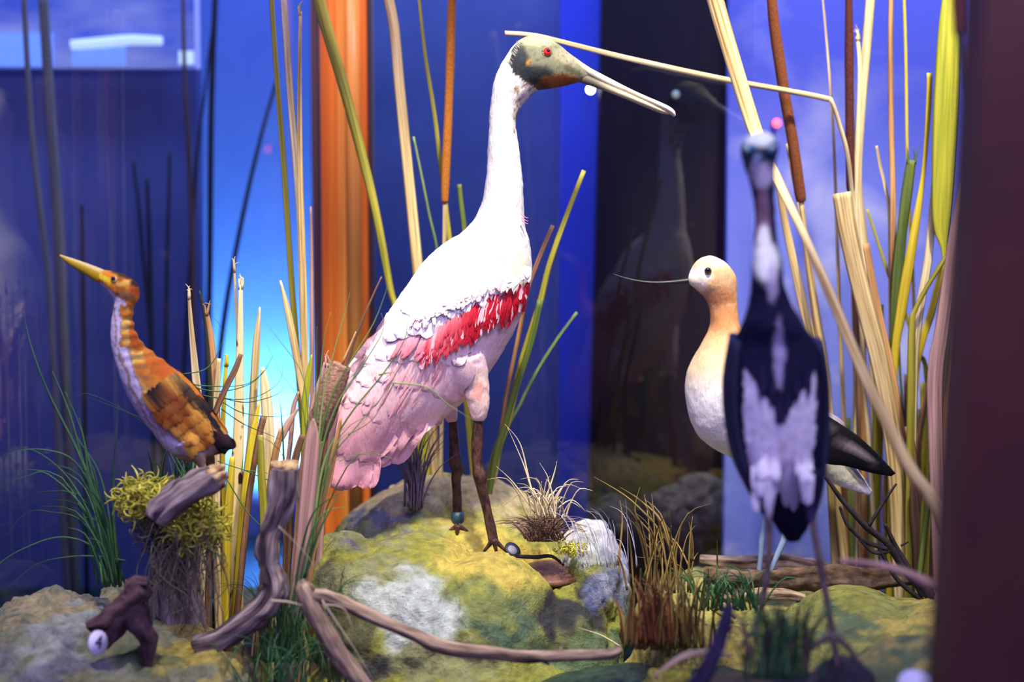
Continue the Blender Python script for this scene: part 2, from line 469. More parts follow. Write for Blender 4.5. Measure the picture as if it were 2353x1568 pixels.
# varnished corner post
pw = mat_noise('orange_varnished_wood', (186, 108, 38), (236, 166, 84), 1.0, (60, 60, .8), 0.25, 0.2, 0.0006, .3, .7, spec=.5)
pd = mat_noise('red_varnished_wood', (170, 80, 24), (214, 120, 46), 1.0, (60, 60, .8), 0.25, 0.2, 0.0006, .3, .7, spec=.5)
pm = mat_noise('dark_post_edge', (52, 34, 48), (78, 54, 60), 1.0, (50, 50, 2), 0.5, 0.1, 0.0006)
pb_ = mat_noise('beige_post_edge', (178, 150, 128), (206, 180, 160), 1.0, (50, 50, 2), 0.4, 0.1, 0.0006)
YP = 2.62
def strip(name, a, b_, dy, mat, rnd=False, parent=None):
    x0, x1 = X(a, YP), X(b_, YP)
    if rnd:
        r_ = (x1 - x0) / 2; cx = (x0 + x1) / 2; R = []
        for z in (0, ZT):
            R.append([Vector((cx + r_ * math.cos(t), YP + .01 - r_ * .8 * math.sin(t) + dy, z)) for t in [math.pi * k / 12 for k in range(13)]] + [Vector((cx, YP + .05, z))])
        return build(name, rings(R), mat, parent)
    return build(name, box(x0, x1, YP + dy, YP + .06, 0, ZT), mat, parent, smooth=False)
post = setp(strip('trim_3', 741, 852, .0, pd), kind='structure')
strip('post_edge', 716, 742, .02, pm, parent=post)
strip('post_moulding', 737, 757, .0, pb_, True, post)
strip('post_moulding', 757, 776, -.004, pd, True, post)
strip('post_moulding', 778, 796, -.001, pw, False, post)
strip('post_moulding', 796, 832, -.008, pw, True, post)
strip('post_moulding', 832, 846, -.003, pd, True, post)
strip('post_edge', 846, 861, .01, pb_, True, post)
spot('post_lamp', (-.22, 2.2, 1.8), (-.33, 2.62, .75), 52, (1, .74, .48), 50, 1.0, .03)

# near frame member at the right, out of focus
pr = mat_noise('maroon_frame_paint', (70, 38, 40), (92, 52, 48), 3, (1, 1, 1), 0.55, 0.1, 0.001)
setp(lean(2262, 2700, 2176, 2600, 1.02, .05, pr, 'trim_4'), kind='structure')

# emissive panel for the light-blue rectangle beyond the left pane
hs = empty('glow_panel', W(200, 60, 2.9), 'pale blue glowing panel in the upper left corner', 'light panel')
YS = 3.0
def sbox(a, t, b_, bt, y0, y1): 
    p = W(a, t, YS); q = W(b_, bt, YS); return box(p.x, q.x, YS + y0, YS + y1, q.z, p.z)
sm, nt, b = base_mat('mottled_blue_glow')
tc = nt.nodes.new('ShaderNodeTexCoord'); n = nt.nodes.new('ShaderNodeTexNoise'); n.inputs['Scale'].default_value = 5
mp = nt.nodes.new('ShaderNodeMapping'); mp.inputs['Scale'].default_value = (1, 1, 3)
r = nt.nodes.new('ShaderNodeValToRGB'); e = r.color_ramp.elements
e[0].position = .35; e[0].color = (*lin((48, 78, 196)), 1); e[1].position = .68; e[1].color = (*lin((128, 142, 220)), 1)
nt.links.new(tc.outputs['Object'], mp.inputs[0]); nt.links.new(mp.outputs[0], n.inputs['Vector']); nt.links.new(n.outputs['Fac'], r.inputs[0])
nt.links.new(r.outputs[0], b.inputs['Emission Color']); b.inputs['Emission Strength'].default_value = .8; b.inputs['Base Color'].default_value = (.05, .06, .2, 1)
build('panel', sbox(-160, -160, 454, 155, 0, .02), sm, hs, False)
build('lit_patch', sbox(-160, 76, 124, 152, -.004, 0), mat_plain('light_blue_patch', (60, 90, 190), emit=(108, 152, 255), es=.95), hs, False)
build('lit_patch', sbox(166, 100, 290, 150, -.004, 0), mat_plain('mid_blue_patch', (60, 90, 190), emit=(112, 150, 238), es=.95), hs, False)
build('glow_streak', ptube([(164, 103), (230, 98), (300, 92), (372, 94)], YS - .012, [11, 12, 12, 10], n=12), mat_plain('pale_streak_glow', (200, 220, 230), emit=(178, 205, 228), es=1.0), hs)  # emissive tube drawn for a pale streak
build('glow_blob', sbox(412, 118, 446, 148, -.006, 0), mat_plain('pale_blob_glow', (200, 220, 220), emit=(182, 206, 222), es=1.0), hs, False)  # emissive square drawn for a pale blob
build('panel_edge', sbox(446, -160, 456, 156, -.006, .02), mat_plain('pale_edge_glow', (150, 160, 220), emit=(140, 156, 232), es=.8), hs, False)

# glowing beads stand in for lamps reflected in the glass, blurred to discs
def glint(label, x, y, Y, r_, col, es):
    e_ = empty('glint_bead', W(x, y, Y), label, 'glint')
    build('bead', ball(W(x, y, Y), r_), mat_plain('bead_glow', col, emit=col, es=es), e_)
    build('bead_base', tube([W(x, y, Y) + Vector((0, r_ * .6, 0)), W(x, y, Y) + Vector((0, r_ * .6 + .02, 0))], [r_ * .8, r_ * .8], n=12, side=(0, 0, 1)), mat_plain('bead_base_dark', (20, 20, 26)), e_)
glint('small white round lamp glowing just under the spoonbill\'s bill', 1357, 206, 2.88, .0075, (255, 250, 235), 14)
glint('dim grey-green bead standing in for a reflected lamp beyond the tip of the long bill', 1553, 217, 2.78, .0075, (150, 165, 150), .55)
glint('small red round lamp above the dark heron\'s head', 1785, 283, 2.72, .008, (255, 70, 90), 5)

# ---------------------------------------------------------------- rocks
def rock(name, label, ells, paint, voxel=.006, disp=.016, flat=None):
    parts = []
    for px, py, Y, rx, rz, ry in ells:
        parts.append(ball(W(px, py, Y), (rx * Y / F, ry, rz * Y / F), 32, 20))
    V, Fc, N = remesh(parts, voxel, 6)
    out = []
    for v, nn in zip(V, N):
        rg = ss(-.15, .3, fbm(v + Vector((2, 8, 0)), 6, 2)); d = disp * (fbm(v, 9, 3) * 1.1 + (.25 + .75 * rg) * .8 * (abs(fbm(v + Vector((5, 0, 0)), 26, 4)) * 1.6 - .3))
        cr = abs(noise.noise(v * 26)) ; d -= disp * .45 * max(0, .12 - cr) / .12 * ss(0, .3, noise.noise(v * 7 + Vector((9, 9, 0))))
        out.append(v + nn * d)
    cols = []
    for v in out:
        x, y = PX(v)
        j = fbm(v, 20, 4) * 120; k = fbm(v + Vector((3, 7, 1)), 20, 4) * 120
        cols.append(paint(x + j, y + k, v))
    o = build(name, (out, Fc), 'rock', cols=cols)
    return setp(o, label, 'rock')

cYEL, cLIM, cGRY, cWHT, cGRN, cBLU, cDRK, cTAN, cVIO = [lin(c) for c in ((214, 192, 88), (160, 162, 66), (146, 150, 116), (196, 208, 206), (78, 112, 90), (92, 108, 190), (34, 34, 58), (206, 188, 136), (112, 108, 158))]
L9 = lin((232, 232, 238))
def speck(v, c, amt=.35):
    n_ = fbm(v + Vector((1, 2, 3)), 60, 3)
    return mixc(c, cDRK, amt * ss(.18, .42, n_))

def paint_mid(x, y, v):
    c = cLIM
    c = mixc(c, cTAN, blob(x, y, 1010, 1130, 300, 65))
    c = mixc(c, cGRY, .75 * blob(x, y, 860, 1200, 180, 50))
    c = mixc(c, cVIO, .7 * blob(x, y, 880, 1190, 110, 26))
    c = mixc(c, cYEL, .9 * blob(x, y, 1130, 1280, 150, 80, .5))
    c = mixc(c, cGRY, .8 * blob(x, y, 860, 1330, 150, 60))
    c = mixc(c, cWHT, .9 * blob(x, y, 950, 1400, 115, 95))
    c = mixc(c, cGRN, .9 * blob(x, y, 1150, 1430, 120, 90))
    c = mixc(c, cLIM, .5 * blob(x, y, 1160, 1380, 110, 60))
    c = mixc(c, cGRY, .7 * blob(x, y, 950, 1540, 220, 60))
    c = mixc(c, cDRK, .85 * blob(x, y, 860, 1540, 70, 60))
    c = mixc(c, cDRK, .93 * blob(x, y, 1330, 1400, 95, 62, -.3))  # shade of the hollow painted in as dark colour
    c = mixc(c, cGRN, .8 * blob(x, y, 1340, 1500, 150, 50))
    c = mixc(c, L9, .97 * blob(x, y, 1375, 1235, 125, 90, .7))
    c = mixc(c, cBLU, .55 * blob(x, y, 1410, 1320, 60, 80))
    c = mixc(c, cGRN, .5 * blob(x, y, 1340, 1290, 50, 40))
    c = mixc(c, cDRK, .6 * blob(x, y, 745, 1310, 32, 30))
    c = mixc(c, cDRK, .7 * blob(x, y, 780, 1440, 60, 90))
    return speck(v, c)

rock('display_rock', 'large yellow-green painted boulder under the pink and white spoonbill',
     [(1030, 1330, 2.28, 300, 235, .22), (940, 1440, 2.04, 225, 215, .17), (1120, 1470, 2.0, 170, 210, .12), (800, 1400, 2.06, 110, 190, .10), (1360, 1400, 2.16, 95, 210, .16), (1290, 1500, 2.06, 150, 160, .13), (1200, 1440, 2.14, 220, 140, .17), (1050, 1640, 2.0, 380, 220, .2)], paint_mid, .0055, .02)

def paint_left(x, y, v):
    c = cGRY
    c = mixc(c, cTAN, .7 * blob(x, y, 130, 1395, 180, 40, .1))
    c = mixc(c, cWHT, .55 * blob(x, y, 150, 1460, 110, 45, -.5))
    c = mixc(c, cVIO, .5 * blob(x, y, 120, 1540, 150, 50))
    c = mixc(c, cYEL, .85 * blob(x, y, 450, 1500, 130, 60))
    c = mixc(c, cYEL, .8 * blob(x, y, 470, 1430, 90, 25))
    c = mixc(c, cGRN, .6 * blob(x, y, 330, 1520, 70, 40))
    return speck(v, c, .45)
rock('display_rock', 'long grey and cream boulder in the lower left corner under the small bittern',
     [(120, 1640, 1.92, 280, 275, .22), (-60, 1600, 1.9, 150, 170, .2), (340, 1690, 1.88, 240, 265, .2), (500, 1660, 1.84, 110, 190, .14), (270, 1410, 2.1, 60, 90, .08)], paint_left, .0055, .02)

rock('display_rock', 'added dark rock blocking the wall glow low behind the reed stubs, between the two driftwood limbs', [(560, 1560, 2.38, 200, 210, .12), (720, 1560, 2.36, 130, 200, .1), (640, 1680, 2.2, 130, 180, .1)], lambda x, y, v: mixc(lin((40, 42, 66)), lin((86, 88, 84)), ss(-.2, .4, noise.noise(v * 24))), .007, .014)  # rock added to hide the cyan glow in the low gap
def paint_right(x, y, v):
    c = mixc(cLIM, cGRY, .2)
    c = mixc(c, cYEL, .8 * blob(x, y, 2120, 1430, 130, 35, -.2))
    c = mixc(c, cGRN, .7 * blob(x, y, 1960, 1430, 80, 40))
    c = mixc(c, cLIM, .7 * blob(x, y, 1950, 1380, 70, 25))
    return speck(v, c, .4)
rock('display_rock', 'broad lichen-green boulder along the right under the fallen log',
     [(1960, 1560, 2.0, 200, 200, .2), (2120, 1580, 1.95, 170, 195, .2), (1780, 1560, 1.95, 140, 150, .16)], paint_right, .0065, .012)
def paint_back(x, y, v):
    return speck(v, mixc(cLIM, cTAN, .3 + .3 * noise.noise(v * 12)), .6)
rock('display_rock', 'low crumbly yellow rock behind the avocet and dry grass tuft',
     [(1640, 1420, 2.2, 150, 115, .12), (1800, 1430, 2.2, 150, 90, .12), (1520, 1450, 2.15, 70, 80, .1)], paint_back, .0055, .02)
def paint_tuft(x, y, v):
    return speck(v, mixc(cYEL, cGRN, .35 + .5 * noise.noise(v * 10)), .6)
rock('display_rock', 'mossy yellow mound under the brown stubbly grass right of the big boulder',
     [(1560, 1540, 1.9, 115, 130, .1), (1500, 1600, 1.88, 90, 90, .1), (1700, 1560, 1.9, 90, 110, .1)], paint_tuft, .006, .014)
def paint_fr(x, y, v):
    c = mixc(cGRN, cLIM, .35)
    c = mixc(c, cYEL, .8 * blob(x, y, 2080, 1500, 110, 25)); c = mixc(c, cYEL, .5 * blob(x, y, 1990, 1530, 40, 20))
    return c
rock('display_rock', 'blurred sea-green boulder in the front right corner beside the maroon frame',
     [(2110, 1660, 1.62, 200, 195, .14), (2000, 1700, 1.6, 120, 190, .12)], paint_fr, .006, .01)
def paint_h(x, y, v): return mixc(lin((44, 40, 60)), lin((92, 88, 84)), ss(-.3, .4, noise.noise(v * 30)))
rock('display_rock', 'dark violet-grey stone gripped by the heron\'s right foot',
     [(1935, 1600, 1.55, 80, 100, .06), (1860, 1640, 1.55, 130, 90, .08)], paint_h, .005, .01)
rock('display_rock', 'mottled brown stone at the bottom edge below the dark heron',
     [(1690, 1640, 1.6, 170, 90, .08), (1540, 1640, 1.65, 70, 80, .06)], lambda x, y, v: speck(v, mixc(lin((96, 84, 56)), cYEL, ss(.1, .4, noise.noise(v * 16))), .7), .005, .01)

# brown foot plate and ring on the boulder
setp(build('foot_plate', ball(W(1262, 1318, 2.1), (.052, .07, .014), 24, 10), mat_noise('reddish_brown_board', (88, 58, 46), (120, 84, 66), 40, (1, 1, 1), .5, .3, .001)),
     'reddish brown board sunk in the hollow of the big boulder', 'board')
setp(build('cable', ptube([(1180, 1278), (1230, 1281), (1268, 1279), (1296, 1300)], 2.06, [4, 5, 4, 3], n=8), 'twig'), 'thin black cord lying on the brown board in the boulder hollow', 'cord')
tg = empty('number_tag', W(1175, 1266, 2.03), 'dark-edged round tag half hidden in the boulder hollow', 'tag')
def disc(c, r, nrm, th, n=28):
    c = Vector(c); nrm = Vector(nrm).normalized()
    return tube([c - nrm * th, c + nrm * th], [r, r], n=n, side=(0, 0, 1), sub=1)
build('tag_rim', disc(W(1178, 1264, 2.035), .0125, (.6, -.7, .9), .0012), mat_plain('dark_tag_rim', (28, 34, 50)), tg)
build('tag_face', disc(W(1177, 1265, 2.032), .0075, (.6, -.7, .9), .0016), mat_plain('tag_paper', (120, 120, 140)), tg)
# ---------------------------------------------------------------- birds
def L3(*c): return lin(c)
def eye(parent, px, py, hitter, r, iris, pup=(6, 6, 8), sub=.5, ring=None):
    h = hitter.hit(px, py)
    p, nn = h
    e_ = build('eye', ball(p + nn * r * .1, r, 20, 14), mat_plain('iris_glass', iris, .08, spec=.8), parent)
    build('pupil', ball(p + nn * r * .75, r * sub * 1.2, 16, 10), mat_plain('pupil_glass', pup, .05, spec=.8), e_)
    if ring:
        build('eyelid', tube([p + nn * r * .1 + (nn.cross(Vector((0, 0, 1))).normalized() * math.cos(t) + Vector((0, 0, 1)) * math.sin(t)) * r * 1.08 for t in [2 * math.pi * k / 16 for k in range(17)]], [r * .22] * 17, n=6, side=(0, 1, 0), sub=1), mat_plain('eyelid_skin', ring, .6), e_)
    return e_

def jit(v, s, a): return fbm(v, s, 3) * a

# ---- roseate bird
YB = 2.1
def spoonbill():
    t = empty('spoonbill', W(1100, 1235, YB), 'tall pink and white spoonbill standing on the big boulder', 'bird')
    secs = [
        (752, 1112, 782, 1130, .9, YB), (735, 1062, 838, 1106, .32, YB), (745, 1002, 903, 1022, .42, YB), (790, 918, 988, 984, .5, YB),
        (838, 820, 1068, 922, .62, YB), (885, 730, 1130, 848, .72, YB), (935, 655, 1182, 762, .78, YB), (980, 594, 1217, 668, .8, YB),
        (1018, 560, 1223, 605, .8, YB), (1055, 538, 1217, 560, .8, YB), (1086, 508, 1207, 518, .85, YB), (1106, 468, 1204, 474, .9, YB),
        (1117, 400, 1201, 405, .92, YB), (1121, 320, 1190, 322, .95, YB), (1125, 255, 1187, 275, .95, YB), (1132, 198, 1203, 240, .95, YB),
        (1147, 155, 1228, 213, .9, YB), (1168, 120, 1243, 207, .88, YB), (1188, 96, 1262, 205, .8, YB), (1222, 80, 1292, 199, .72, YB),
        (1262, 88, 1322, 192, .62, YB), (1296, 112, 1342, 186, .5, YB), (1320, 136, 1355, 180, .48, YB), (1335, 150, 1362, 178, .45, YB)]
    body = loft(secs, 32, 6)
    YN, YFar = YB - .035, YB + .045
    th_n = ptube([(1075, 820), (1092, 880), (1100, 935), (1100, 968)], YN, [46, 32, 25, 15], n=16)
    th_f = ptube([(1010, 880), (1030, 935), (1040, 972)], YFar, [36, 22, 12], n=16)
    flap = ptube([(985, 920), (1000, 955), (1012, 978)], YB + .03, [30, 18, 8], n=12)
    V, Fc, N = remesh([body, th_n, th_f, flap], .0034, 4)
    skin = [(1120, 20), (1186, 96), (1172, 128), (1168, 148), (1178, 166), (1196, 182), (1226, 198), (1242, 212), (1400, 240), (1400, 20)]
    # soft lumpy plumage
    out = []
    for v, nn in zip(V, N):
        x, y = PX(v); hd = inpoly(skin, x, y)
        a = .0008 if hd else .0022 * (1 - .6 * ss(500, 420, y))
        if not hd and y < 520: a = .0016
        out.append(v + nn * (a * fbm(v, 60 if hd else 75, 3)))
    def col(v):
        j = fbm(v, 90, 3) * 14; x, y = PX(v); x0, y0 = x, y; x += j; y += j * .6
        white = L3(224, 222, 214)
        if inpoly(skin, x0 + j * .5, y0 + j * .3):
            c = L3(118, 122, 98)
            c = mixc(c, L3(158, 158, 128), blob(x, y, 1235, 88, 62, 22))
            c = mixc(c, L3(160, 156, 128), .8 * blob(x, y, 1310, 130, 35, 30))
            c = mixc(c, L3(30, 36, 44), .95 * max(blob(x, y, 1193, 148, 30, 42), blob(x, y, 1228, 172, 50, 24)))
            c = mixc(c, L3(44, 52, 58), .8 * blob(x, y, 1192, 122, 20, 25))
            c = mixc(c, L3(150, 84, 24), .9 * blob(x, y, 1285, 188, 55, 19, -.05))
            c = mixc(c, L3(84, 52, 34), .7 * blob(x, y, 1236, 198, 30, 12))
            c = mixc(c, L3(72, 70, 58), .8 * blob(x, y, 1312, 160, 34, 9, .5))
            c = mixc(c, L3(180, 130, 50), .9 * blob(x, y, 1214, 143, 9, 7))
            c = mixc(c, L3(98, 62, 24), .8 * blob(x, y, 1218, 145, 4, 3))
            c = mixc(c, L3(64, 64, 54), .5 * ss(.1, .4, fbm(v + Vector((3, 3, 3)), 170, 2)))
            return c
        c = white
        c = mixc(c, L3(238, 226, 180), .6 * blob(x, y, 1165, 605, 60, 40))
        thr = [(1183, 180), (1242, 208), (1206, 238), (1194, 285), (1186, 310), (1180, 306), (1178, 250)]
        if inpoly(thr, x0 + j * .4, y0): c = mixc(c, L3(140, 104, 56), ss(-.1, .35, fbm(v, 210, 2)))
        # pink wing and tail
        d = (y - (720 + (x - 880) * -.22)) # below the shoulder line
        p = ss(-10, 90, y - 760 + (x - 900) * .40) * ss(690, 800, y + (x - 1000) * .12)
        c = mixc(c, L3(236, 190, 200), p)
        if y > 690 and x > 980: c = mixc(c, L3(240, 206, 212), ss(690, 760, y))
        c = mixc(c, L3(226, 164, 180), ss(860, 1060, y - (x - 800) * .1) * ss(1090, 1040, x))
        c = mixc(c, L3(212, 70, 92), .5 * blob(x, y, 1090, 735, 120, 38, -.55))
        if y > 850 and x > 1070: c = mixc(L3(232, 200, 190), L3(226, 140, 120), .6 * blob(x, y, 1098, 900, 16, 26))
        if y > 990 and x < 1000: c = mixc(c, L3(190, 90, 104), .7 * blob(x, y, 950, 1005, 70, 10, -.5))
        return c
    build('body', (out, Fc), 'plum', t, cols=[col(v) for v in out])
    fe = Feathers(out, Fc, YB)
    random.seed(5)
    # wing: long flight feathers, then coverts
    wing = fe
    def row(x0, y0, x1, y1, n, dx, dy, L, w, c0, c1, lift, jl=.12, ce=None, tip=.003, point=.6, bow=0):
        for i in range(n):
            s = (i + .5) / n
            x = x0 + (x1 - x0) * s + random.uniform(-3, 3); y = y0 + (y1 - y0) * s + bow * math.sin(math.pi * s) + random.uniform(-3, 3)
            k = random.uniform(.9, 1.06)
            fe.add(x, y, dx + random.uniform(-.04, .04), dy + random.uniform(-.04, .04), L * (1 + random.uniform(-jl, jl)), w * random.uniform(.85, 1.1),
                   tuple(q * k for q in c0), tuple(q * k for q in c1), lift, tip, point=point, ce=ce)
    P1, P2, P3 = L3(250, 216, 214), L3(245, 194, 198), L3(233, 168, 180)
    row(850, 880, 1000, 935, 6, -.5, .86, 170, 54, P2, P3, .001, .05, point=.78, tip=.001)
    row(812, 860, 970, 915, 6, -.53, .85, 190, 54, P2, P3, .002, .06, point=.78, tip=.0012)
    row(846, 800, 1050, 885, 7, -.6, .8, 140, 54, P1, P2, .0024, point=.78, tip=.0008)
    row(878, 755, 1100, 845, 8, -.6, .8, 105, 50, P1, P2, .003, point=.75, tip=.0008)
    row(950, 770, 1085, 775, 6, -.5, .86, 75, 40, L3(240, 204, 210), P1, .0036, tip=.0008, point=.75)
    row(900, 720, 1120, 730, 9, -.55, .83, 70, 40, L3(242, 220, 220), P1, .004, tip=.0008, point=.75)
    W0, W1 = L3(246, 240, 236), L3(248, 224, 222)
    row(822, 850, 905, 850, 3, -.56, .83, 95, 44, W1, P1, .0036, .1, tip=.001, point=.75)
    row(846, 805, 930, 800, 4, -.58, .82, 95, 44, W1, W1, .0042, .1, tip=.001, point=.75)
    row(872, 765, 960, 755, 4, -.6, .8, 95, 44, W0, W1, .0048, .1, tip=.001, point=.75)
    for i in range(26):
        x = random.uniform(870, 1040); y = random.uniform(800, 900)
        fe.add(x, y, -.5, .86, random.uniform(50, 90), random.uniform(4, 7), L3(246, 196, 196), L3(240, 164, 168), .0046, .0008, nl=7, nw=3, camb=.0004)
    fe.obj('wing', 'feather', t)
    for i in range(7):
        fe.add(775 + i * 15, 1000 + i * 4, -.38 + i * .035, .92, 120 - abs(i - 2) * 5, 36, P2, L3(222, 150, 172), .001, .001, nl=9, nw=5, point=.7)
    fe.obj('tail_feathers', 'feather', t)
    # red coverts
    R1, R2, R3 = L3(176, 10, 30), L3(206, 40, 62), L3(238, 150, 160)
    n = 190
    for i in range(n):
        s = random.random()
        x = 985 + (1205 - 985) * s; y = 772 + (655 - 772) * s - 6 * math.sin(math.pi * s) + random.uniform(-14, 22)
        deep = ss(.15, .5, s)
        L = random.uniform(42, 66) * (1 - .3 * ss(.85, 1, s)); c0 = mixc(R3, R2, deep); c1 = mixc(R2, R1, deep * random.uniform(.5, 1))
        if random.random() < .2: c0 = c1 = L3(240, 190, 194)
        fe.add(x, y, -.2 + random.uniform(-.12, .1), .98, L, random.uniform(6, 10), c0, c1, .008, .002, nl=5, nw=3, point=.45, camb=.0006)
    row(930, 760, 1010, 770, 12, -.45, .9, 60, 11, L3(240, 180, 190), L3(224, 120, 140), .0072, .2)
    fe.obj('red_wing_coverts', 'feather', t)
    for i in range(80):
        s = random.random()
        x = 955 + (1205 - 955) * s; y = 738 + (626 - 738) * s - 8 * math.sin(math.pi * s) + random.uniform(-18, 6)
        wcol = L3(244, 236, 230) if random.random() < .75 else L3(240, 196, 200)
        fe.add(x, y, -.3 + random.uniform(-.15, .15), .95, random.uniform(22, 34), random.uniform(9, 13), wcol, wcol, .0105, .003, nl=5, nw=3, point=.5, camb=.001)
    row(985, 662, 1170, 628, 8, -.72, .7, 95, 44, L3(244, 240, 236), L3(246, 242, 238), .005, .1, tip=.004, bow=18)
    row(945, 700, 1050, 690, 5, -.62, .78, 100, 44, L3(244, 240, 236), L3(244, 232, 232), .006, .1, tip=.004)
    fe.obj('white_scapular_feathers', 'feather', t)
    # bill
    up = [(1300, 116, 1326, 158, .6, YB), (1330, 138, 1346, 172, .7, YB), (1360, 158, 1371, 184, .8, YB), (1400, 179, 1407, 201, .9, YB), (1440, 200, 1446, 216, 1.1, YB),
          (1480, 219, 1485, 235, 1.6, YB), (1515, 234, 1518, 252, 2.0, YB), (1538, 245, 1538, 262, 2.0, YB), (1550, 255, 1547, 268, 1.4, YB), (1553, 265, 1549, 269, 1, YB)]
    bv = loft(up, 20, 5)
    def bc(v):
        x, y = PX(v); c = mixc(L3(150, 146, 120), L3(222, 214, 190), ss(1310, 1390, x))
        return mixc(c, L3(90, 80, 70), .5 * ss(.15, .45, fbm(v, 130, 3)))
    build('upper_bill', bv, 'skin', t, cols=[bc(v) for v in bv[0]])
    lo = [(1284, 142, 1300, 180, .55, YB), (1320, 157, 1330, 189, .65, YB), (1350, 171, 1358, 198, .75, YB), (1385, 188, 1391, 210, .9, YB), (1430, 208, 1435, 227, 1.1, YB), (1480, 230, 1483, 247, 1.6, YB), (1515, 246, 1516, 260, 2, YB), (1536, 258, 1536, 264, 3, YB)]
    lv = loft(lo, 16, 5)
    build('lower_bill', lv, 'skin', t, cols=[mixc(L3(96, 92, 76), L3(190, 176, 140), ss(1360, 1430, PX(v)[0])) for v in lv[0]])
    eye(t, 1257, 120, fe, .0062, (232, 44, 40), ring=(120, 116, 90), sub=.42)
    # nape bristles
    parts = []
    for i in range(46):
        s = random.random(); x = 1170 + 26 * s + random.uniform(-2, 6); y = 150 - 52 * s
        h = fe.hit(x, y)
        if not h: continue
        d = Vector((-.55, random.uniform(-.3, .3), .6)).normalized() * random.uniform(.003, .007)
        parts.append(tube([h[0], h[0] + d], [.0004, .0001], n=4, sub=1))
    if parts: build('nape_bristles', merge(parts), mat_plain('pale_bristle', (190, 190, 176)), t)
    parts = [ptube([(1198, y_), (1208, y_ + 8), (1214, y_ + 9)], YB - .03 + q, [1.2, 1, .4], n=5) for y_, q in ((492, 0), (499, .004), (505, -.003))]
    build('loose_breast_feather', merge(parts), mat_plain('pink_barb', (220, 130, 160)), t)
    # legs
    lm = mat_noise('dark_scaly_leg', (38, 24, 24), (92, 62, 50), 130, (1, 1, .5), .5, 1, .002)
    leg = build('leg', merge([ptube([(1099, 955), (1097, 1010), (1096, 1060), (1103, 1092), (1108, 1120), (1120, 1180), (1134, 1246)], YN, [10, 13, 12, 17, 13, 11, 12], n=12, wob=.12),
        *[ptube([(1134, 1240), (1134 + dx, 1262 + dy)], YN - q, [7, 3], n=8) for dx, dy, q in ((30, 6, .02), (8, 12, .035), (-22, 6, .02))]]), lm, t)
    lg2 = build('leg', merge([ptube([(1040, 950), (1043, 1020), (1046, 1062), (1052, 1078), (1048, 1100), (1050, 1150), (1052, 1212)], YFar, [9, 11, 14, 15, 11, 11, 12], n=12, wob=.12),
        *[ptube([(1052, 1208), (1052 + dx, 1222 + dy)], YFar - q, [7, 3], n=8) for dx, dy, q in ((28, 4, .02), (-2, 8, .03), (-24, 3, .02))]]), lm, t)
    build('leg_ring', ptube([(1051, 1176), (1052, 1206)], YFar, [15, 15], n=20, sub=1), mat_plain('teal_ring', (44, 78, 90), .3), lg2)
spoonbill()

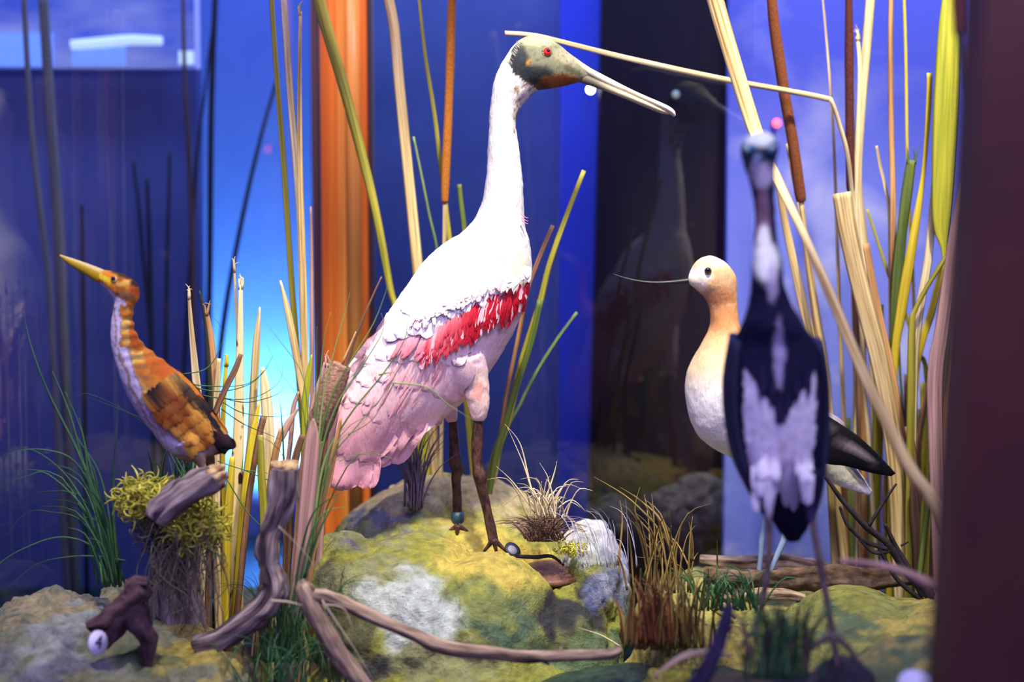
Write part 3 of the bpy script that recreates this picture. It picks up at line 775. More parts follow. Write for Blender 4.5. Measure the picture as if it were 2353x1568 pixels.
# ---- bittern
YT = 1.9
def bittern():
    t = empty('bittern', W(470, 1085, YT), 'small orange-brown bittern with raised yellow bill perched on a broken branch', 'bird')
    Y = YT
    secs = [(538, 1022, 520, 1042, .5, Y), (520, 995, 488, 1048, .45, Y), (495, 960, 432, 1062, .5, Y), (466, 913, 384, 1035, .62, Y), (430, 870, 342, 982, .68, Y),
            (385, 836, 308, 935, .72, Y), (346, 806, 284, 884, .78, Y), (322, 782, 267, 835, .8, Y), (309, 757, 256, 790, .82, Y), (305, 726, 256, 742, .85, Y),
            (311, 702, 262, 704, .85, Y), (320, 680, 263, 690, .85, Y), (315, 652, 256, 680, .85, Y), (290, 633, 244, 664, .85, Y), (262, 624, 232, 653, .82, Y), (238, 620, 221, 643, .75, Y), (215, 617, 208, 632, .6, Y)]
    thn = ptube([(430, 1010), (455, 1050), (466, 1078)], Y - .015, [30, 18, 7], n=12)
    thf = ptube([(450, 1010), (480, 1050), (488, 1072)], Y + .02, [26, 14, 6], n=12)
    V, Fc, N = remesh([loft(secs, 28, 6), thn, thf], .0021, 3)
    out = []
    for v, nn in zip(V, N):
        x, y = PX(v)
        fold = math.sin(y * .26 + x * .05) * .0011 * ss(690, 720, y) * ss(860, 810, y) * ss(275, 290, x)
        out.append(v + nn * (.0016 * fbm(v, 70, 3) + fold))
    O, OR, CH, BK, YL, LV, BR = L3(198, 124, 44), L3(186, 92, 34), L3(120, 58, 26), L3(32, 30, 34), L3(222, 182, 88), L3(196, 186, 210), L3(128, 96, 74)
    def col(v):
        j = fbm(v, 80, 3) * 9; j2 = fbm(v + Vector((4, 4, 4)), 80, 3) * 9; x, y = PX(v); x += j; y += j2
        if y < 705:
            c = O
            c = mixc(c, CH, .7 * ss(-.05, .3, fbm(v + Vector((7, 1, 1)), 70, 2)))
            c = mixc(c, OR, blob(x, y, 312, 665, 14, 26)); c = mixc(c, YL, .6 * blob(x, y, 286, 650, 20, 9))
            c = mixc(c, L3(60, 44, 34), max(blob(x, y, 284, 630, 36, 10, .35), blob(x, y, 312, 648, 12, 12, .9)))
            c = mixc(c, BR, .8 * blob(x, y, 285, 682, 26, 13)); c = mixc(c, L3(214, 190, 40), blob(x, y, 238, 640, 22, 9, .6))
            if y > 648 + (x - 230) * .85 and x < 290: c = LV
            return c
        c = O
        # front stripes, following the throat
        fx = 258 + max(0, y - 790) * .33 + (10 if y < 760 else 0) * 0
        if y > 790: fx = 256 + (y - 790) * .33 + max(0, y - 900) * .25
        u = x - fx
        k = .8 if y < 800 else 1.3
        if u < 26 * k: c = LV if (u < 6 * k or 12 * k < u < 22 * k) else mixc(BR, LV, .25)
        elif u < 50 * k: c = mixc(O, YL, ss(.0, .5, noise.noise(v * 60) + .25))
        else: c = mixc(O, OR, ss(-.2, .5, noise.noise(v * 40)))
        if y > 730 and u < 50 * k and u > 26 * k: c = mixc(c, BR, .5 * ss(.3, .7, .5 + .5 * math.sin(y * .27)))
        c = mixc(c, CH, .6 * ss(.05, .4, fbm(v + Vector((7, 1, 1)), 45, 3)) * (1 if u > 26 * k else .3))
        c = mixc(c, OR, .8 * blob(x, y, 370, 845, 50, 20, .5))
        # back and flank
        c = mixc(c, L3(150, 128, 134), ss(930, 985, y - (x - 380) * .6) * (1 if u > 20 else .3))
        c = mixc(c, L3(206, 200, 222), .8 * blob(x, y, 400, 1030, 50, 22, .5))
        if y > 1045: c = mixc(c, L3(150, 120, 90), .6)
        c = mixc(c, L3(60, 34, 40), ss(485, 505, x) * .9)
        return c
    build('body', (out, Fc), 'plum', t, cols=[col(v) for v in out])
    fe = Feathers(out, Fc, Y); random.seed(8)
    def pat(x, y):
        q_ = Vector((x * .03, y * .03, 1)); c = mixc(O, L3(214, 164, 70), ss(-.4, .5, noise.noise(q_ * 1.6) + random.uniform(-.15, .15))); c = mixc(c, CH, ss(.0, .5, noise.noise(q_ * 1.3 + Vector((9, 9, 9)))))
        c = mixc(c, CH, .8 * blob(x, y, 390, 935, 40, 50, -.3))
        c = mixc(c, BK, blob(x, y, 362, 905, 22, 34)); c = mixc(c, BK, .9 * blob(x, y, 430, 905, 95, 12, .85))
        c = mixc(c, YL, .8 * blob(x, y, 395, 870, 22, 9, .6)); c = mixc(c, CH, .7 * blob(x, y, 455, 1000, 50, 12, .9))
        c = mixc(c, BK, blob(x, y, 485, 965, 60, 9, 1.0))
        return c
    rows = [(0, 455, 985, 22), (1, 438, 968, 22), (2, 420, 950, 26), (3, 402, 932, 28), (4, 386, 916, 28), (5, 370, 898, 24)]
    for r_, cx, cy, n in rows:
        for i in range(n):
            s = (i + .5) / n * 2 - 1
            x = cx + s * 36 + random.uniform(-4, 4) - 6; y = cy - s * 34 * .75 + random.uniform(-4, 4) - 12
            c = pat(x + 14, y + 18); c2 = pat(x + 25, y + 32)
            fe.add(x, y, .62 + random.uniform(-.08, .08), .78, 62 if r_ < 2 else 50, 13, c, c2, .0012 + .0004 * r_ + random.uniform(0, .0003), .0005, nl=7, nw=3, point=.75, camb=.0005)
    for i in range(8):
        fe.add(450 + i * 4, 925 + i * 9, .55, .83, 90 - i * 3, 14, L3(44, 34, 40), L3(30, 26, 36), .0008, .001, nl=7, nw=3)
    for i in range(5):
        fe.add(482 + i * 5, 972 + i * 5, .55 + i * .05, .83, 66 - i * 3, 18, L3(70, 40, 44), L3(34, 24, 34), .0014, .001, nl=7, nw=3, point=.7)
    fe.obj('wing', 'feather', t)
    bl = [(258, 628, 244, 658, .6, Y), (236, 619, 222, 649, .68, Y), (205, 607, 196, 632, .7, Y), (170, 595, 163, 612, .75, Y), (138, 585, 137, 590, .8, Y)]
    bv = loft(bl, 16, 5)
    def bc(v):
        x, y = PX(v); m = 586 + (x - 138) * .42
        return mixc(L3(196, 182, 120), L3(178, 146, 12), ss(-4, 4, y - m))
    build('bill', bv, 'skin', t, cols=[bc(v) for v in bv[0]])
    eye(t, 262, 643, fe, .0044, (222, 206, 130), sub=.6)
    lm = mat_plain('olive_yellow_leg', (140, 124, 60), .5)
    for xo, q in ((466, -.015), (488, .02)):
        build('leg', merge([ptube([(xo, 1066), (xo + 8, 1084)], Y + q, [6, 5], n=8), *[ptube([(xo + 8, 1084), (xo + 8 + a, 1092 + b_), (xo + 8 + a * 1.3, 1104 + b_)], Y + q - c_, [4, 3.5, 2], n=6) for a, b_, c_ in ((18, -8, .01), (2, 4, .02), (-16, 4, .01))]]), lm, t)
bittern()

# ---- avocet
YA = 2.14
def avocet():
    Y = YA
    t = empty('avocet', W(1750, 1370, Y), 'white and buff avocet with thin upturned black bill behind the dark heron', 'bird')
    secs = [(2006, 1128, 2000, 1142, .5, Y), (1960, 1062, 1935, 1122, .3, Y), (1895, 985, 1875, 1096, .45, Y), (1820, 890, 1790, 1088, .6, Y), (1765, 815, 1705, 1062, .66, Y),
            (1735, 782, 1640, 1032, .72, Y), (1715, 766, 1597, 992, .76, Y), (1706, 758, 1577, 925, .8, Y), (1702, 750, 1577, 862, .8, Y), (1698, 735, 1603, 806, .85, Y),
            (1696, 715, 1627, 762, .9, Y), (1695, 692, 1632, 722, .92, Y), (1694, 660, 1622, 690, .95, Y), (1690, 632, 1606, 672, .9, Y), (1668, 604, 1594, 661, .88, Y), (1632, 587, 1586, 655, .82, Y), (1600, 601, 1582, 652, .72, Y), (1584, 628, 1579, 649, .7, Y)]
    thn = ptube([(1800, 1040), (1820, 1120), (1815, 1180)], Y - .02, [50, 30, 9], n=12)
    thf = ptube([(1770, 1040), (1775, 1110), (1765, 1170)], Y + .03, [40, 26, 8], n=12)
    V, Fc, N = remesh([loft(secs, 28, 6), thn, thf], .0032, 4)
    out = [v + nn * .0015 * fbm(v, 60, 3) for v, nn in zip(V, N)]
    WH, BU, CR = L3(232, 228, 228), L3(196, 148, 104), L3(222, 196, 154)
    def col(v):
        j = fbm(v, 60, 3) * 14; x, y = PX(v); x += j; y += j
        c = mixc(CR, WH, ss(835, 920, y))
        if y < 860: c = mixc(BU, c, ss(750, 850, y))
        if y < 700:
            c = L3(190, 150, 112)
            c = mixc(c, L3(240, 206, 150), blob(x, y, 1640, 600, 50, 20)); c = mixc(c, L3(240, 228, 208), blob(x, y, 1604, 638, 34, 30))
            c = mixc(c, L3(172, 108, 66), .7 * blob(x, y, 1660, 690, 38, 32))
        if 700 <= y < 770: c = mixc(c, L3(178, 116, 72), .7 * blob(x, y, 1662, 735, 40, 34))
        return c
    build('body', (out, Fc), 'plum', t, cols=[col(v) for v in out])
    fe = Feathers(out, Fc, Y); random.seed(3)
    for i in range(9):
        fe.add(1850 + i * 9, 930 + i * 13, .86, .5, 105, 24, WH, L3(150, 136, 136), .004, .003, nl=6, nw=3)
    wings = [loft([(1800, 900, 1790, 1000, .14, Y + s * .07), (1900, 955, 1880, 1060, .14, Y + s * .062), (1975, 1005, 1945, 1072, .12, Y + s * .05), (2030, 1058, 2005, 1088, .12, Y + s * .035), (2058, 1088, 2048, 1095, .2, Y + s * .028)], 14, 5) for s in (-1, 1)]
    wv = merge(wings)
    def wc(v):
        x, y = PX(v); l = 985 + (x - 1900) * .72
        k = max(0, 1 - abs(y - l) / 14); return mixc(L3(20, 18, 24), L3(150, 136, 134), ss(.1, .8, k + .3 * noise.noise(v * 90)) * ss(2020, 1990, x))
    build('wing', wv, 'feather', t, cols=[wc(v) for v in wv[0]])
    fe.obj('white_scapular_feathers', 'feather', t)
    build('bill', ptube([(1592, 643), (1575, 646), (1540, 649), (1500, 650), (1465, 646), (1435, 639), (1409, 630)], Y, [8, 6, 4.2, 3.4, 2.6, 1.9, .9], n=10), mat_plain('black_bill', (30, 34, 30), .4), t)
    eye(t, 1627, 623, fe, .0055, (24, 24, 28), sub=.6)
    lm = mat_plain('pale_blue_leg', (132, 156, 186), .45)
    build('leg', merge([ptube([(1815, 1170), (1803, 1235), (1780, 1290), (1745, 1372)], Y - .02, [7, 8, 6.5, 6], n=10)] + [ptube([(1745, 1368), (1745 + a, 1380)], Y - .02 - q, [4, 2], n=6) for a, q in ((-26, .01), (-8, .03), (16, .02))]), lm, t)
    build('leg', ptube([(1765, 1160), (1752, 1230), (1748, 1280), (1738, 1372)], Y + .03, [7, 8, 6, 6], n=10), lm, t)
avocet()

# ---- heron, seen from the front and out of focus
YH = 1.55
def heron():
    Y = YH
    t = empty('heron', W(1910, 1470, Y), 'slate and white tricoloured heron facing forward, blurred, in front of the avocet', 'bird')
    secs = [(1745, 300, 1749, 300, 1, Y), (1714, 316, 1776, 314, 1.3, Y), (1702, 342, 1788, 338, 1.3, Y), (1708, 372, 1784, 372, 1.0, Y), (1716, 400, 1780, 400, .95, Y), (1727, 440, 1780, 440, .9, Y), (1733, 500, 1782, 500, .9, Y + .005),
            (1732, 550, 1786, 550, .95, Y), (1728, 600, 1796, 600, 1, Y - .006), (1726, 650, 1802, 650, .95, Y - .01), (1720, 700, 1818, 700, .9, Y), (1705, 745, 1845, 745, .85, Y + .01), (1684, 790, 1876, 790, .8, Y + .03),
            (1674, 860, 1892, 860, .75, Y + .04), (1672, 950, 1898, 950, .72, Y + .05), (1684, 1040, 1896, 1040, .68, Y + .06), (1716, 1110, 1884, 1110, .62, Y + .07), (1752, 1160, 1868, 1160, .55, Y + .08), (1782, 1210, 1860, 1205, .5, Y + .09), (1806, 1246, 1838, 1246, .5, Y + .1)]
    thl = ptube([(1765, 1080), (1762, 1150), (1766, 1205)], Y + .02, [32, 18, 9], n=12)
    thr = ptube([(1860, 1080), (1862, 1150), (1866, 1205)], Y + .02, [30, 17, 9], n=12)
    V, Fc, N = remesh([loft(secs, 32, 5), thl, thr], .0028, 4)
    out = [v + nn * .002 * fbm(v, 50, 3) for v, nn in zip(V, N)]
    NV, LV, GW, BL = L3(26, 28, 56), L3(222, 216, 232), L3(222, 226, 216), L3(34, 38, 62)
    def col(v):
        j = fbm(v, 60, 3) * 10; x, y = PX(v); x += j; y += fbm(v + Vector((2, 2, 2)), 60, 3) * 14
        front = v.y < YH + (.05 if y > 700 else .012)
        if not front: return mixc(NV, BL, .5)
        if y < 400:
            c = L3(52, 66, 84)
            c = mixc(c, L3(206, 216, 204), blob(x, y, 1745, 318, 46, 27)); c = mixc(c, L3(30, 60, 130), .9 * blob(x, y, 1778, 345, 13, 20))
            c = mixc(c, L3(40, 110, 150), blob(x, y, 1722, 345, 16, 12)); c = mixc(c, L3(168, 160, 186), blob(x, y, 1750, 392, 32, 24)); return c
        c = NV
        if y < 560:
            c = mixc(c, L3(158, 150, 178), blob(x, y, 1748, 400, 36, 38)); c = mixc(c, L3(120, 92, 110), .9 * blob(x, y, 1753, 490, 20, 70)); c = mixc(c, GW, blob(x, y, 1756, 555, 18, 40)); return c
        c = mixc(c, GW, blob(x, y, 1760, 600, 34, 54)); c = mixc(c, L3(176, 168, 196), .85 * blob(x, y, 1776, 650, 15, 55)); c = mixc(c, L3(168, 160, 196), .9 * blob(x, y, 1790, 820, 13, 95))
        if y > 790:
            e = 42 * ss(790, 850, y); hw = 90 * (1 - (y - 850) / 115.0) if y > 850 else 90
            vx = abs(x - 1795)
            w = 100 - ss(1000, 1180, y) * 45
            lx = 1684 + 24 + ss(1000, 1180, y) * 50; rx = 1898 - 24 - ss(1000, 1180, y) * 30
            if y > 845 + 25 * math.sin(x * .09) and lx < x < rx and (y > 975 or vx > max(12, 78 * (975 - y) / 120.0)): c = LV
            if y > 1150: c = mixc(c, L3(70, 66, 110), ss(1150, 1215, y))
            if 1010 < y < 1060: c = mixc(c, L3(120, 100, 90), .3 * blob(x, y, 1800, 1010, 14, 50))
        return c
    build('body', (out, Fc), 'blurplum', t, cols=[col(v) for v in out])
    fe = Feathers(out, Fc, Y + .06); random.seed(11)
    # breast plumes and wing feathers
    for i in range(12):
        x = 1795 + random.uniform(-60, 60); y = 800 + (75 - abs(x - 1795)) * 1.3 + random.uniform(-15, 15)
        fe.add(x, y, random.uniform(-.06, .06), 1, 70, 14, NV, L3(40, 40, 74), .002, .002, both=False, nl=6, nw=3, point=.3)
    for i in range(18):
        x = 1795 + random.uniform(-70, 70); y = 1000 + random.uniform(-40, 90)
        fe.add(x, y, random.uniform(-.05, .05), 1, 90, 22, LV, LV, .001, .002, both=False, nl=6, nw=3)
    fe.obj('breast_plumes', 'feather', t)
    wl_ = mat_noise('slate_wing', (20, 24, 50), (44, 50, 84), 1.0, (60, 60, 6), .8, .4, .001)
    for pts, r_ in (([(1690, 775), (1678, 870), (1680, 960), (1697, 1050), (1726, 1120), (1762, 1192)], [14, 17, 16, 15, 12, 4]), ([(1876, 785), (1890, 870), (1893, 960), (1888, 1050), (1880, 1130), (1864, 1200)], [14, 13, 13, 12, 9, 4])):
        build('wing', ptube([(x, y, Y + .03 + (y - 775) * .0001) for x, y in pts], Y, r_, n=14, flat=3.2), wl_, t)
    build('bill', ptube([(1742, 362, Y - .03), (1736, 380, Y - .10), (1732, 392, Y - .16)], Y, [13, 8, 2], n=12), mat_plain('dark_bill', (46, 48, 66), .4), t)
    for x_ in (1716, 1774): eye(t, x_, 343, fe, .0045, (110, 150, 150), sub=.55)
    lm = mat_noise('brown_scaly_leg', (72, 62, 66), (120, 102, 96), 90, (1, 1, 1), .6, .5, .001)
    build('leg', merge([ptube([(1765, 1190), (1768, 1240), (1764, 1310), (1748, 1400), (1736, 1450)], Y + .02, [9, 8, 8.5, 7, 7], n=10)] + [ptube([(1736, 1446), (1736 + a, 1468), (1736 + a * 1.8, 1490)], Y + .02 - q, [6, 5, 3], n=8) for a, q in ((-20, .02), (2, .03), (22, .02))]), lm, t)
    build('leg', merge([ptube([(1866, 1190), (1874, 1240), (1886, 1300), (1900, 1380), (1914, 1462)], Y + .02, [9, 8, 10, 8, 9], n=10)] + [ptube([(1914, 1458), (1914 + a, 1490 + b_), (1914 + a * 1.7, 1530 + b_)], Y + .02 - q, [9, 7, 3], n=8) for a, b_, q in ((-60, 6, .02), (6, 16, .04), (36, 0, .03))]), lm, t)
heron()
# ---------------------------------------------------------------- reeds
def blade(pts, Y, w, flat=.22, ext=False, zb=0.0, sub=4, twist=0):
    "stiff reed blade or stalk through pixels, top to bottom; carried on to the ground when ext"
    rows = [(p[0], p[1], (p[2] if len(p) > 2 else Y)) for p in pts]
    P = [W(*r) for r in rows]; n = len(P)
    ws = [w[0] + (w[1] - w[0]) * i / max(1, n - 1) for i in range(n)] if len(w) == 2 else list(w)
    R = [ws[i] * .5 * rows[i][2] / F for i in range(n)]
    if ext and P[-1].z > zb + .03:
        d = (P[-1] - P[-2]).normalized()
        if d.z > -.5: d = Vector((0, 0, -1))
        k = (zb - P[-1].z) / d.z
        e = P[-1] + d * k; e.x = P[-1].x + max(-.06, min(.06, e.x - P[-1].x)); e.y = P[-1].y
        P.append(e); R.append(R[-1])
    return tube(P, R, n=8, flat=flat, sub=sub)

def torn(p, Y, w, n=4):
    "frayed fibres at a broken end"
    out = []
    for i in range(n):
        x = p[0] + random.uniform(-w * .5, w * .5)
        out.append(ptube([(x, p[1] + 10), (x + random.uniform(-3, 3), p[1] - random.uniform(4, 18)), (x + random.uniform(-10, 10), p[1] - random.uniform(10, 34))], Y, [2.6, 1.8, .4], n=4, sub=2))
    return out

def reed(label, mat, Y, pts, w, flat=.22, ext=True, group=None, name='reed_stalk', fray=False, cut=False):
    parts = [blade(pts, Y, w, flat, ext)]
    if fray: parts += torn(pts[0], Y, w[0])
    o = build(name, merge(parts), mat)
    return setp(o, label, 'reed', group)

random.seed(21)
GL, GR, GC = 'tall reeds on the left and behind the spoonbill', 'reeds crowded at the right', 'short cut reed stubs behind the bittern'
# tall, left to middle
reed('thin olive green reed rising left of the orange post, leftmost of three', 'olive', 2.25, [(622, -30), (634, 150), (650, 350), (668, 620), (684, 830)], (11, 15), group=GL)
reed('pale green reed blade, middle of the three rising left of the orange post', 'pale', 2.22, [(650, -30), (664, 180), (684, 420), (692, 560), (700, 850)], (15, 17), group=GL)
reed('narrow straw reed with split tip ending near the top, left of the orange post', 'straw', 2.2, [(690, 26), (688, 200), (690, 400), (696, 620), (700, 860)], (8, 18), group=GL, fray=True)
reed('short grey-beige reed tip just touching the left edge of the orange post', 'purple', 2.24, [(714, 475), (716, 600), (716, 850)], (5, 10), group=GL)
reed('thick bright olive stalk leaning across the orange post', 'olive', 2.3, [(722, -40), (752, 70), (790, 200), (830, 350), (862, 480), (896, 660), (920, 800)], (30, 14), .8, group=GL)
reed('broad straw-coloured reed leaning behind the spoonbill\'s back', 'straw', 2.32, [(884, -40), (905, 60), (918, 200), (938, 400), (960, 620), (985, 900), (1000, 1080)], (24, 26), group=GL)
reed('slim brownish reed crossing behind the orange cattail', 'olive', 2.34, [(960, -30), (976, 120), (998, 260), (1015, 400), (1034, 560), (1050, 700)], (7, 13), group=GL)
reed('short green reed stub just left of the spoonbill\'s neck', 'green', 2.34, [(1055, 424), (1060, 470), (1068, 540), (1075, 700)], (11, 11), group=GL)
reed('fine pale green needle reed left of the orange cattail', 'gmid', 2.33, [(950, 314), (968, 400), (988, 500), (1004, 570), (1020, 700)], (5, 6), group=GL)
reed('long green-yellow reed slanting up to the right of the spoonbill\'s breast', 'olive', 2.24, [(1342, 392), (1300, 500), (1262, 610), (1240, 700), (1200, 830), (1165, 970), (1125, 1110)], (10, 20), .5, group=GL)
reed('blunt-topped green reed just beneath the long slanting one right of the spoonbill', 'green', 2.22, [(1241, 690), (1222, 780), (1190, 880), (1160, 980), (1130, 1100)], (14, 14), .5, group=GL)
reed('thin brown-tipped reed close to the spoonbill\'s breast', 'tan', 2.26, [(1270, 518), (1240, 590), (1212, 670), (1190, 780), (1165, 900), (1150, 1000)], (9, 10), .5, group=GL)
reed('faint grey-green reed slanting farthest right of the spoonbill', 'gmid', 2.27, [(1326, 718), (1280, 780), (1230, 860), (1195, 930), (1165, 990), (1140, 1090)], (7, 7), group=GL)
reed('wide olive reed base standing behind the spoonbill\'s legs', 'leafgreen', 2.5, [(960, 900), (975, 980), (988, 1060)], (50, 52), .3, group=GL)
# bent stem
setp(build('bent_reed', blade([(1160, 76, 2.2), (1230, 82, 2.21), (1300, 99, 2.21), (1450, 136, 2.22), (1650, 180, 2.22), (1800, 207, 2.24), (1895, 226, 2.25), (1912, 236, 2.25), (1930, 290, 2.26), (1948, 360, 2.27), (1962, 500, 2.3), (1975, 700, 2.3)], 2.2, [11, 11, 12, 13, 14, 13, 13, 10, 10, 10, 10, 10], .8, True), 'pale'),
     'long pale stem broken over horizontally behind the spoonbill\'s head and bill', 'reed', GR)

def cattail(label, Y, head, hw, stem, sw, matn, smat, tipspike=None, group='cattails with felted seed heads'):
    base = stem[-1]
    t = empty('cattail', Vector((W(base[0], base[1], Y).x, Y, 0.0)), label, 'cattail', group)
    build('stem', blade(stem, Y, sw, .7, True), smat, t)
    n = len(head); rr = [hw * .5 * (.75 if i in (0, n - 1) else 1) for i in range(n)]
    pts = [head[0]] + head + [head[-1]]
    o = build('seed_head', ptube(head, Y, rr, n=20, sub=6, wob=.05), matn, t)
    d = (W(head[0][0], head[0][1], Y) - W(head[1][0], head[1][1], Y)).normalized(); p = W(head[0][0], head[0][1], Y)
    build('spike', tube([p, p + d * .05], [.0022, .001], n=6), smat, t)
    return t
cattail('orange-brown cattail just left of the spoonbill\'s neck', 2.3, [(1040, -60), (1036, 80), (1031, 240), (1024, 400), (1022, 466)], 20, [(1022, 460), (1021, 560), (1018, 760)], (9, 9), 'cat_o', 'pale')
cattail('reddish-brown cattail leaning right above the heron\'s head', 2.28, [(1768, -60), (1780, 60), (1800, 200), (1822, 330), (1838, 440), (1841, 464)], 25, [(1841, 460), (1856, 600), (1878, 760), (1900, 900)], (12, 18), 'cat_b', 'straw')
cattail('dark brown upright cattail in the right reed cluster', 2.3, [(1950, -60), (1951, 100), (1952, 260), (1954, 410), (1955, 440)], 20, [(1955, 436), (1962, 520), (1970, 700), (1972, 900)], (8, 10), 'cat_d', 'brown')
nc = cattail('fat taupe cattail leaning right in front of the spoonbill\'s tail', 1.96, [(786, 838), (768, 880), (752, 930), (735, 975), (722, 1006)], 58, [(722, 1000), (700, 1045), (690, 1110), (680, 1250)], (12, 12), 'cat_n', 'tan')
reed('thin tapering brown stalk springing up from the fat taupe cattail', 'brown', 1.96, [(877, 636), (852, 690), (826, 752), (806, 806), (780, 900), (750, 1000)], (3, 11), .8, group=GC)

# ---- right cluster
def rr(label, mat, Y, pts, w, flat=.22, **k): return reed(label, mat, Y, pts, w, flat, group=GR, **k)
rr('thick pale stalk from the top edge passing behind the heron\'s head', 'straw', 2.0, [(1628, -60, 2.05), (1655, 40, 2.05), (1700, 190, 2.04), (1735, 300, 2.02), (1760, 360, 1.98), (1790, 420, 1.9), (1850, 545, 1.8), (1905, 670, 1.72), (1990, 870, 1.64), (2080, 1060, 1.6), (2180, 1270, 1.6)], [40, 38, 36, 34, 30, 24, 20, 24, 28, 30, 30], .5)
rr('straight straw leaf directly right of the heron\'s neck', 'straw', 2.3, [(1786, 400), (1802, 500), (1825, 610), (1850, 720), (1880, 860), (1905, 1000), (1925, 1300)], (14, 30))
rr('pale sharp leaf hugging the left side of the leaning cattail', 'pale', 2.31, [(1809, 330), (1822, 400), (1846, 520), (1868, 660), (1900, 880), (1930, 1290)], (8, 16))
rr('very thin straight reed between the two tall brown cattails', 'straw', 2.36, [(1888, -30), (1904, 150), (1916, 330), (1924, 560), (1932, 800), (1940, 970), (1955, 1290)], (4, 12))
rr('tall pale cream reed immediately right of the dark upright cattail', 'pale', 2.35, [(2003, -40), (1990, 120), (1976, 280), (1970, 420), (1984, 560), (1998, 700), (2010, 900), (2015, 1290)], (22, 22))
rr('narrow cream reed with curled tip beside the dark upright cattail', 'pale', 2.33, [(1970, 84), (1976, 160), (1972, 300), (1966, 480), (1978, 700), (1966, 960), (1962, 1290)], (9, 17), fray=True)
rr('wide flat leaf with a square cut top below the dark upright cattail', 'straw', 2.22, [(1934, 443), (1946, 520), (1965, 610), (1992, 720), (2020, 830), (2044, 960), (2060, 1100), (2070, 1300)], (44, 40), .12)
rr('tall mauve-tan reed rising past the top edge in the right cluster', 'tan', 2.28, [(2048, -40), (2046, 120), (2048, 300), (2052, 450), (2052, 600), (2054, 800), (2060, 1290)], (12, 16))
rr('hair-thin bright yellow stem above the dark green cut leaf', 'yellow', 2.34, [(2076, -40), (2081, 120), (2085, 365), (2092, 520), (2100, 700), (2110, 1200)], (7, 7), .9)
rr('dark green cut leaf with a ragged square top', 'green', 2.26, [(2094, 368), (2084, 440), (2074, 520), (2062, 640), (2054, 760), (2050, 900)], [22, 26, 24, 24, 18, 14], .15, fray=True)
rr('yellow reed with a thicker brown tip curving left of the broad leaf', 'yellow', 2.25, [(2136, 168), (2134, 240), (2124, 380), (2110, 480), (2090, 600), (2070, 720), (2054, 860), (2046, 1290)], [13, 13, 10, 16, 24, 24, 18, 18], .4)
rr('broad yellow-green leaf near the right frame', 'leafgreen', 2.2, [(2190, -40), (2182, 80), (2174, 250), (2168, 400), (2164, 520), (2170, 590), (2166, 760), (2160, 1000)], [40, 54, 60, 54, 40, 10, 9, 12], .12)
rr('long pale leaf edge running beside the broad yellow-green leaf', 'pale', 2.22, [(2190, -40), (2168, 120), (2156, 300), (2146, 450), (2132, 600), (2112, 720), (2098, 860), (2090, 1290)], (12, 24))
rr('yellow blade behind the bent green reed at the right', 'yellow', 2.27, [(2184, 560), (2160, 640), (2140, 720), (2114, 800), (2100, 900), (2082, 1290)], (16, 20))
rr('thin reed bent sharply like an elbow at the right', 'olive', 2.2, [(2226, 506), (2180, 580), (2130, 660), (2102, 715), (2096, 740), (2094, 850), (2092, 1000), (2088, 1300)], [10, 11, 11, 11, 16, 20, 20, 20], .6)
rr('wide mauve-brown leaf close to the maroon frame', 'purple', 2.1, [(2212, 420), (2196, 520), (2180, 640), (2164, 760), (2150, 860), (2150, 1000), (2160, 1300)], [10, 22, 30, 34, 38, 36, 34], .15)
rr('dull tan reed leaning along the maroon frame', 'tan', 2.14, [(2215, 600), (2200, 720), (2182, 850), (2172, 980), (2176, 1300)], (16, 26))
rr('dark grey-green stub near the maroon frame with cut pale top', 'green', 2.13, [(2208, 604), (2198, 660), (2186, 720), (2170, 860), (2150, 1020)], (12, 14))
rr('curved cream reed tip rising left of the mauve-tan reed', 'pale', 2.3, [(2014, 335), (2022, 380), (2034, 430), (2044, 500), (2046, 700)], (6, 10))
rr('slim green reed crossing left to right through the right cluster', 'olive', 2.3, [(1992, 480), (2015, 550), (2045, 640), (2080, 720), (2110, 810), (2130, 880), (2140, 1290)], (6, 12))
rr('tan reed leaning right from behind the square cut leaf', 'tan', 2.24, [(1990, 560), (2005, 650), (2022, 740), (2046, 850), (2066, 960), (2090, 1120), (2098, 1300)], [16, 18, 20, 22, 22, 22, 22])
rr('thick green stalk standing right of the avocet\'s tail', 'olive', 2.34, [(2022, 700), (2020, 850), (2018, 1000), (2012, 1150), (2008, 1310)], (18, 30), .6)
rr('brown upright reed left of the thick green stalk', 'tan', 2.36, [(1960, 640), (1966, 800), (1968, 950), (1972, 1300)], (12, 16))
rr('orange-tan upright reed behind the avocet\'s wing tip', 'tan', 2.37, [(1984, 700), (1984, 900), (1986, 1300)], (12, 16))
rr('short green stub poking up over the avocet\'s back', 'green', 2.3, [(1950, 961), (1952, 1100), (1958, 1300)], (10, 12), .8)
rr('ochre reed rising between the dark twigs', 'straw', 2.3, [(2072, 1040), (2064, 1150), (2058, 1300)], (22, 26))
rr('wavy dry brown leaf low in the right cluster', 'brown', 2.2, [(2088, 980), (2100, 1080), (2112, 1180), (2104, 1270), (2106, 1340)], (20, 24), .15)
rr('bright yellow reed low beside the maroon frame', 'yellow', 2.22, [(2140, 1020), (2142, 1140), (2136, 1260), (2134, 1350)], (14, 22))
rr('dark thin reed crossing low behind the mauve-brown leaf', 'brown', 2.25, [(2142, 800), (2130, 900), (2112, 1010), (2096, 1120), (2090, 1290)], (8, 14))
rr('olive reed filling the gap left of the mauve-brown leaf', 'olive', 2.3, [(2122, 880), (2124, 1000), (2126, 1150), (2126, 1330)], (16, 22))
rr('dusky reed at the foot of the maroon frame', 'brown', 2.18, [(2186, 1000), (2180, 1120), (2172, 1240), (2166, 1340)], (26, 34))
rr('slender dark reed dropping from beside the yellow curved one', 'green', 2.31, [(2064, 760), (2068, 850), (2074, 960), (2078, 1290)], (5, 7))
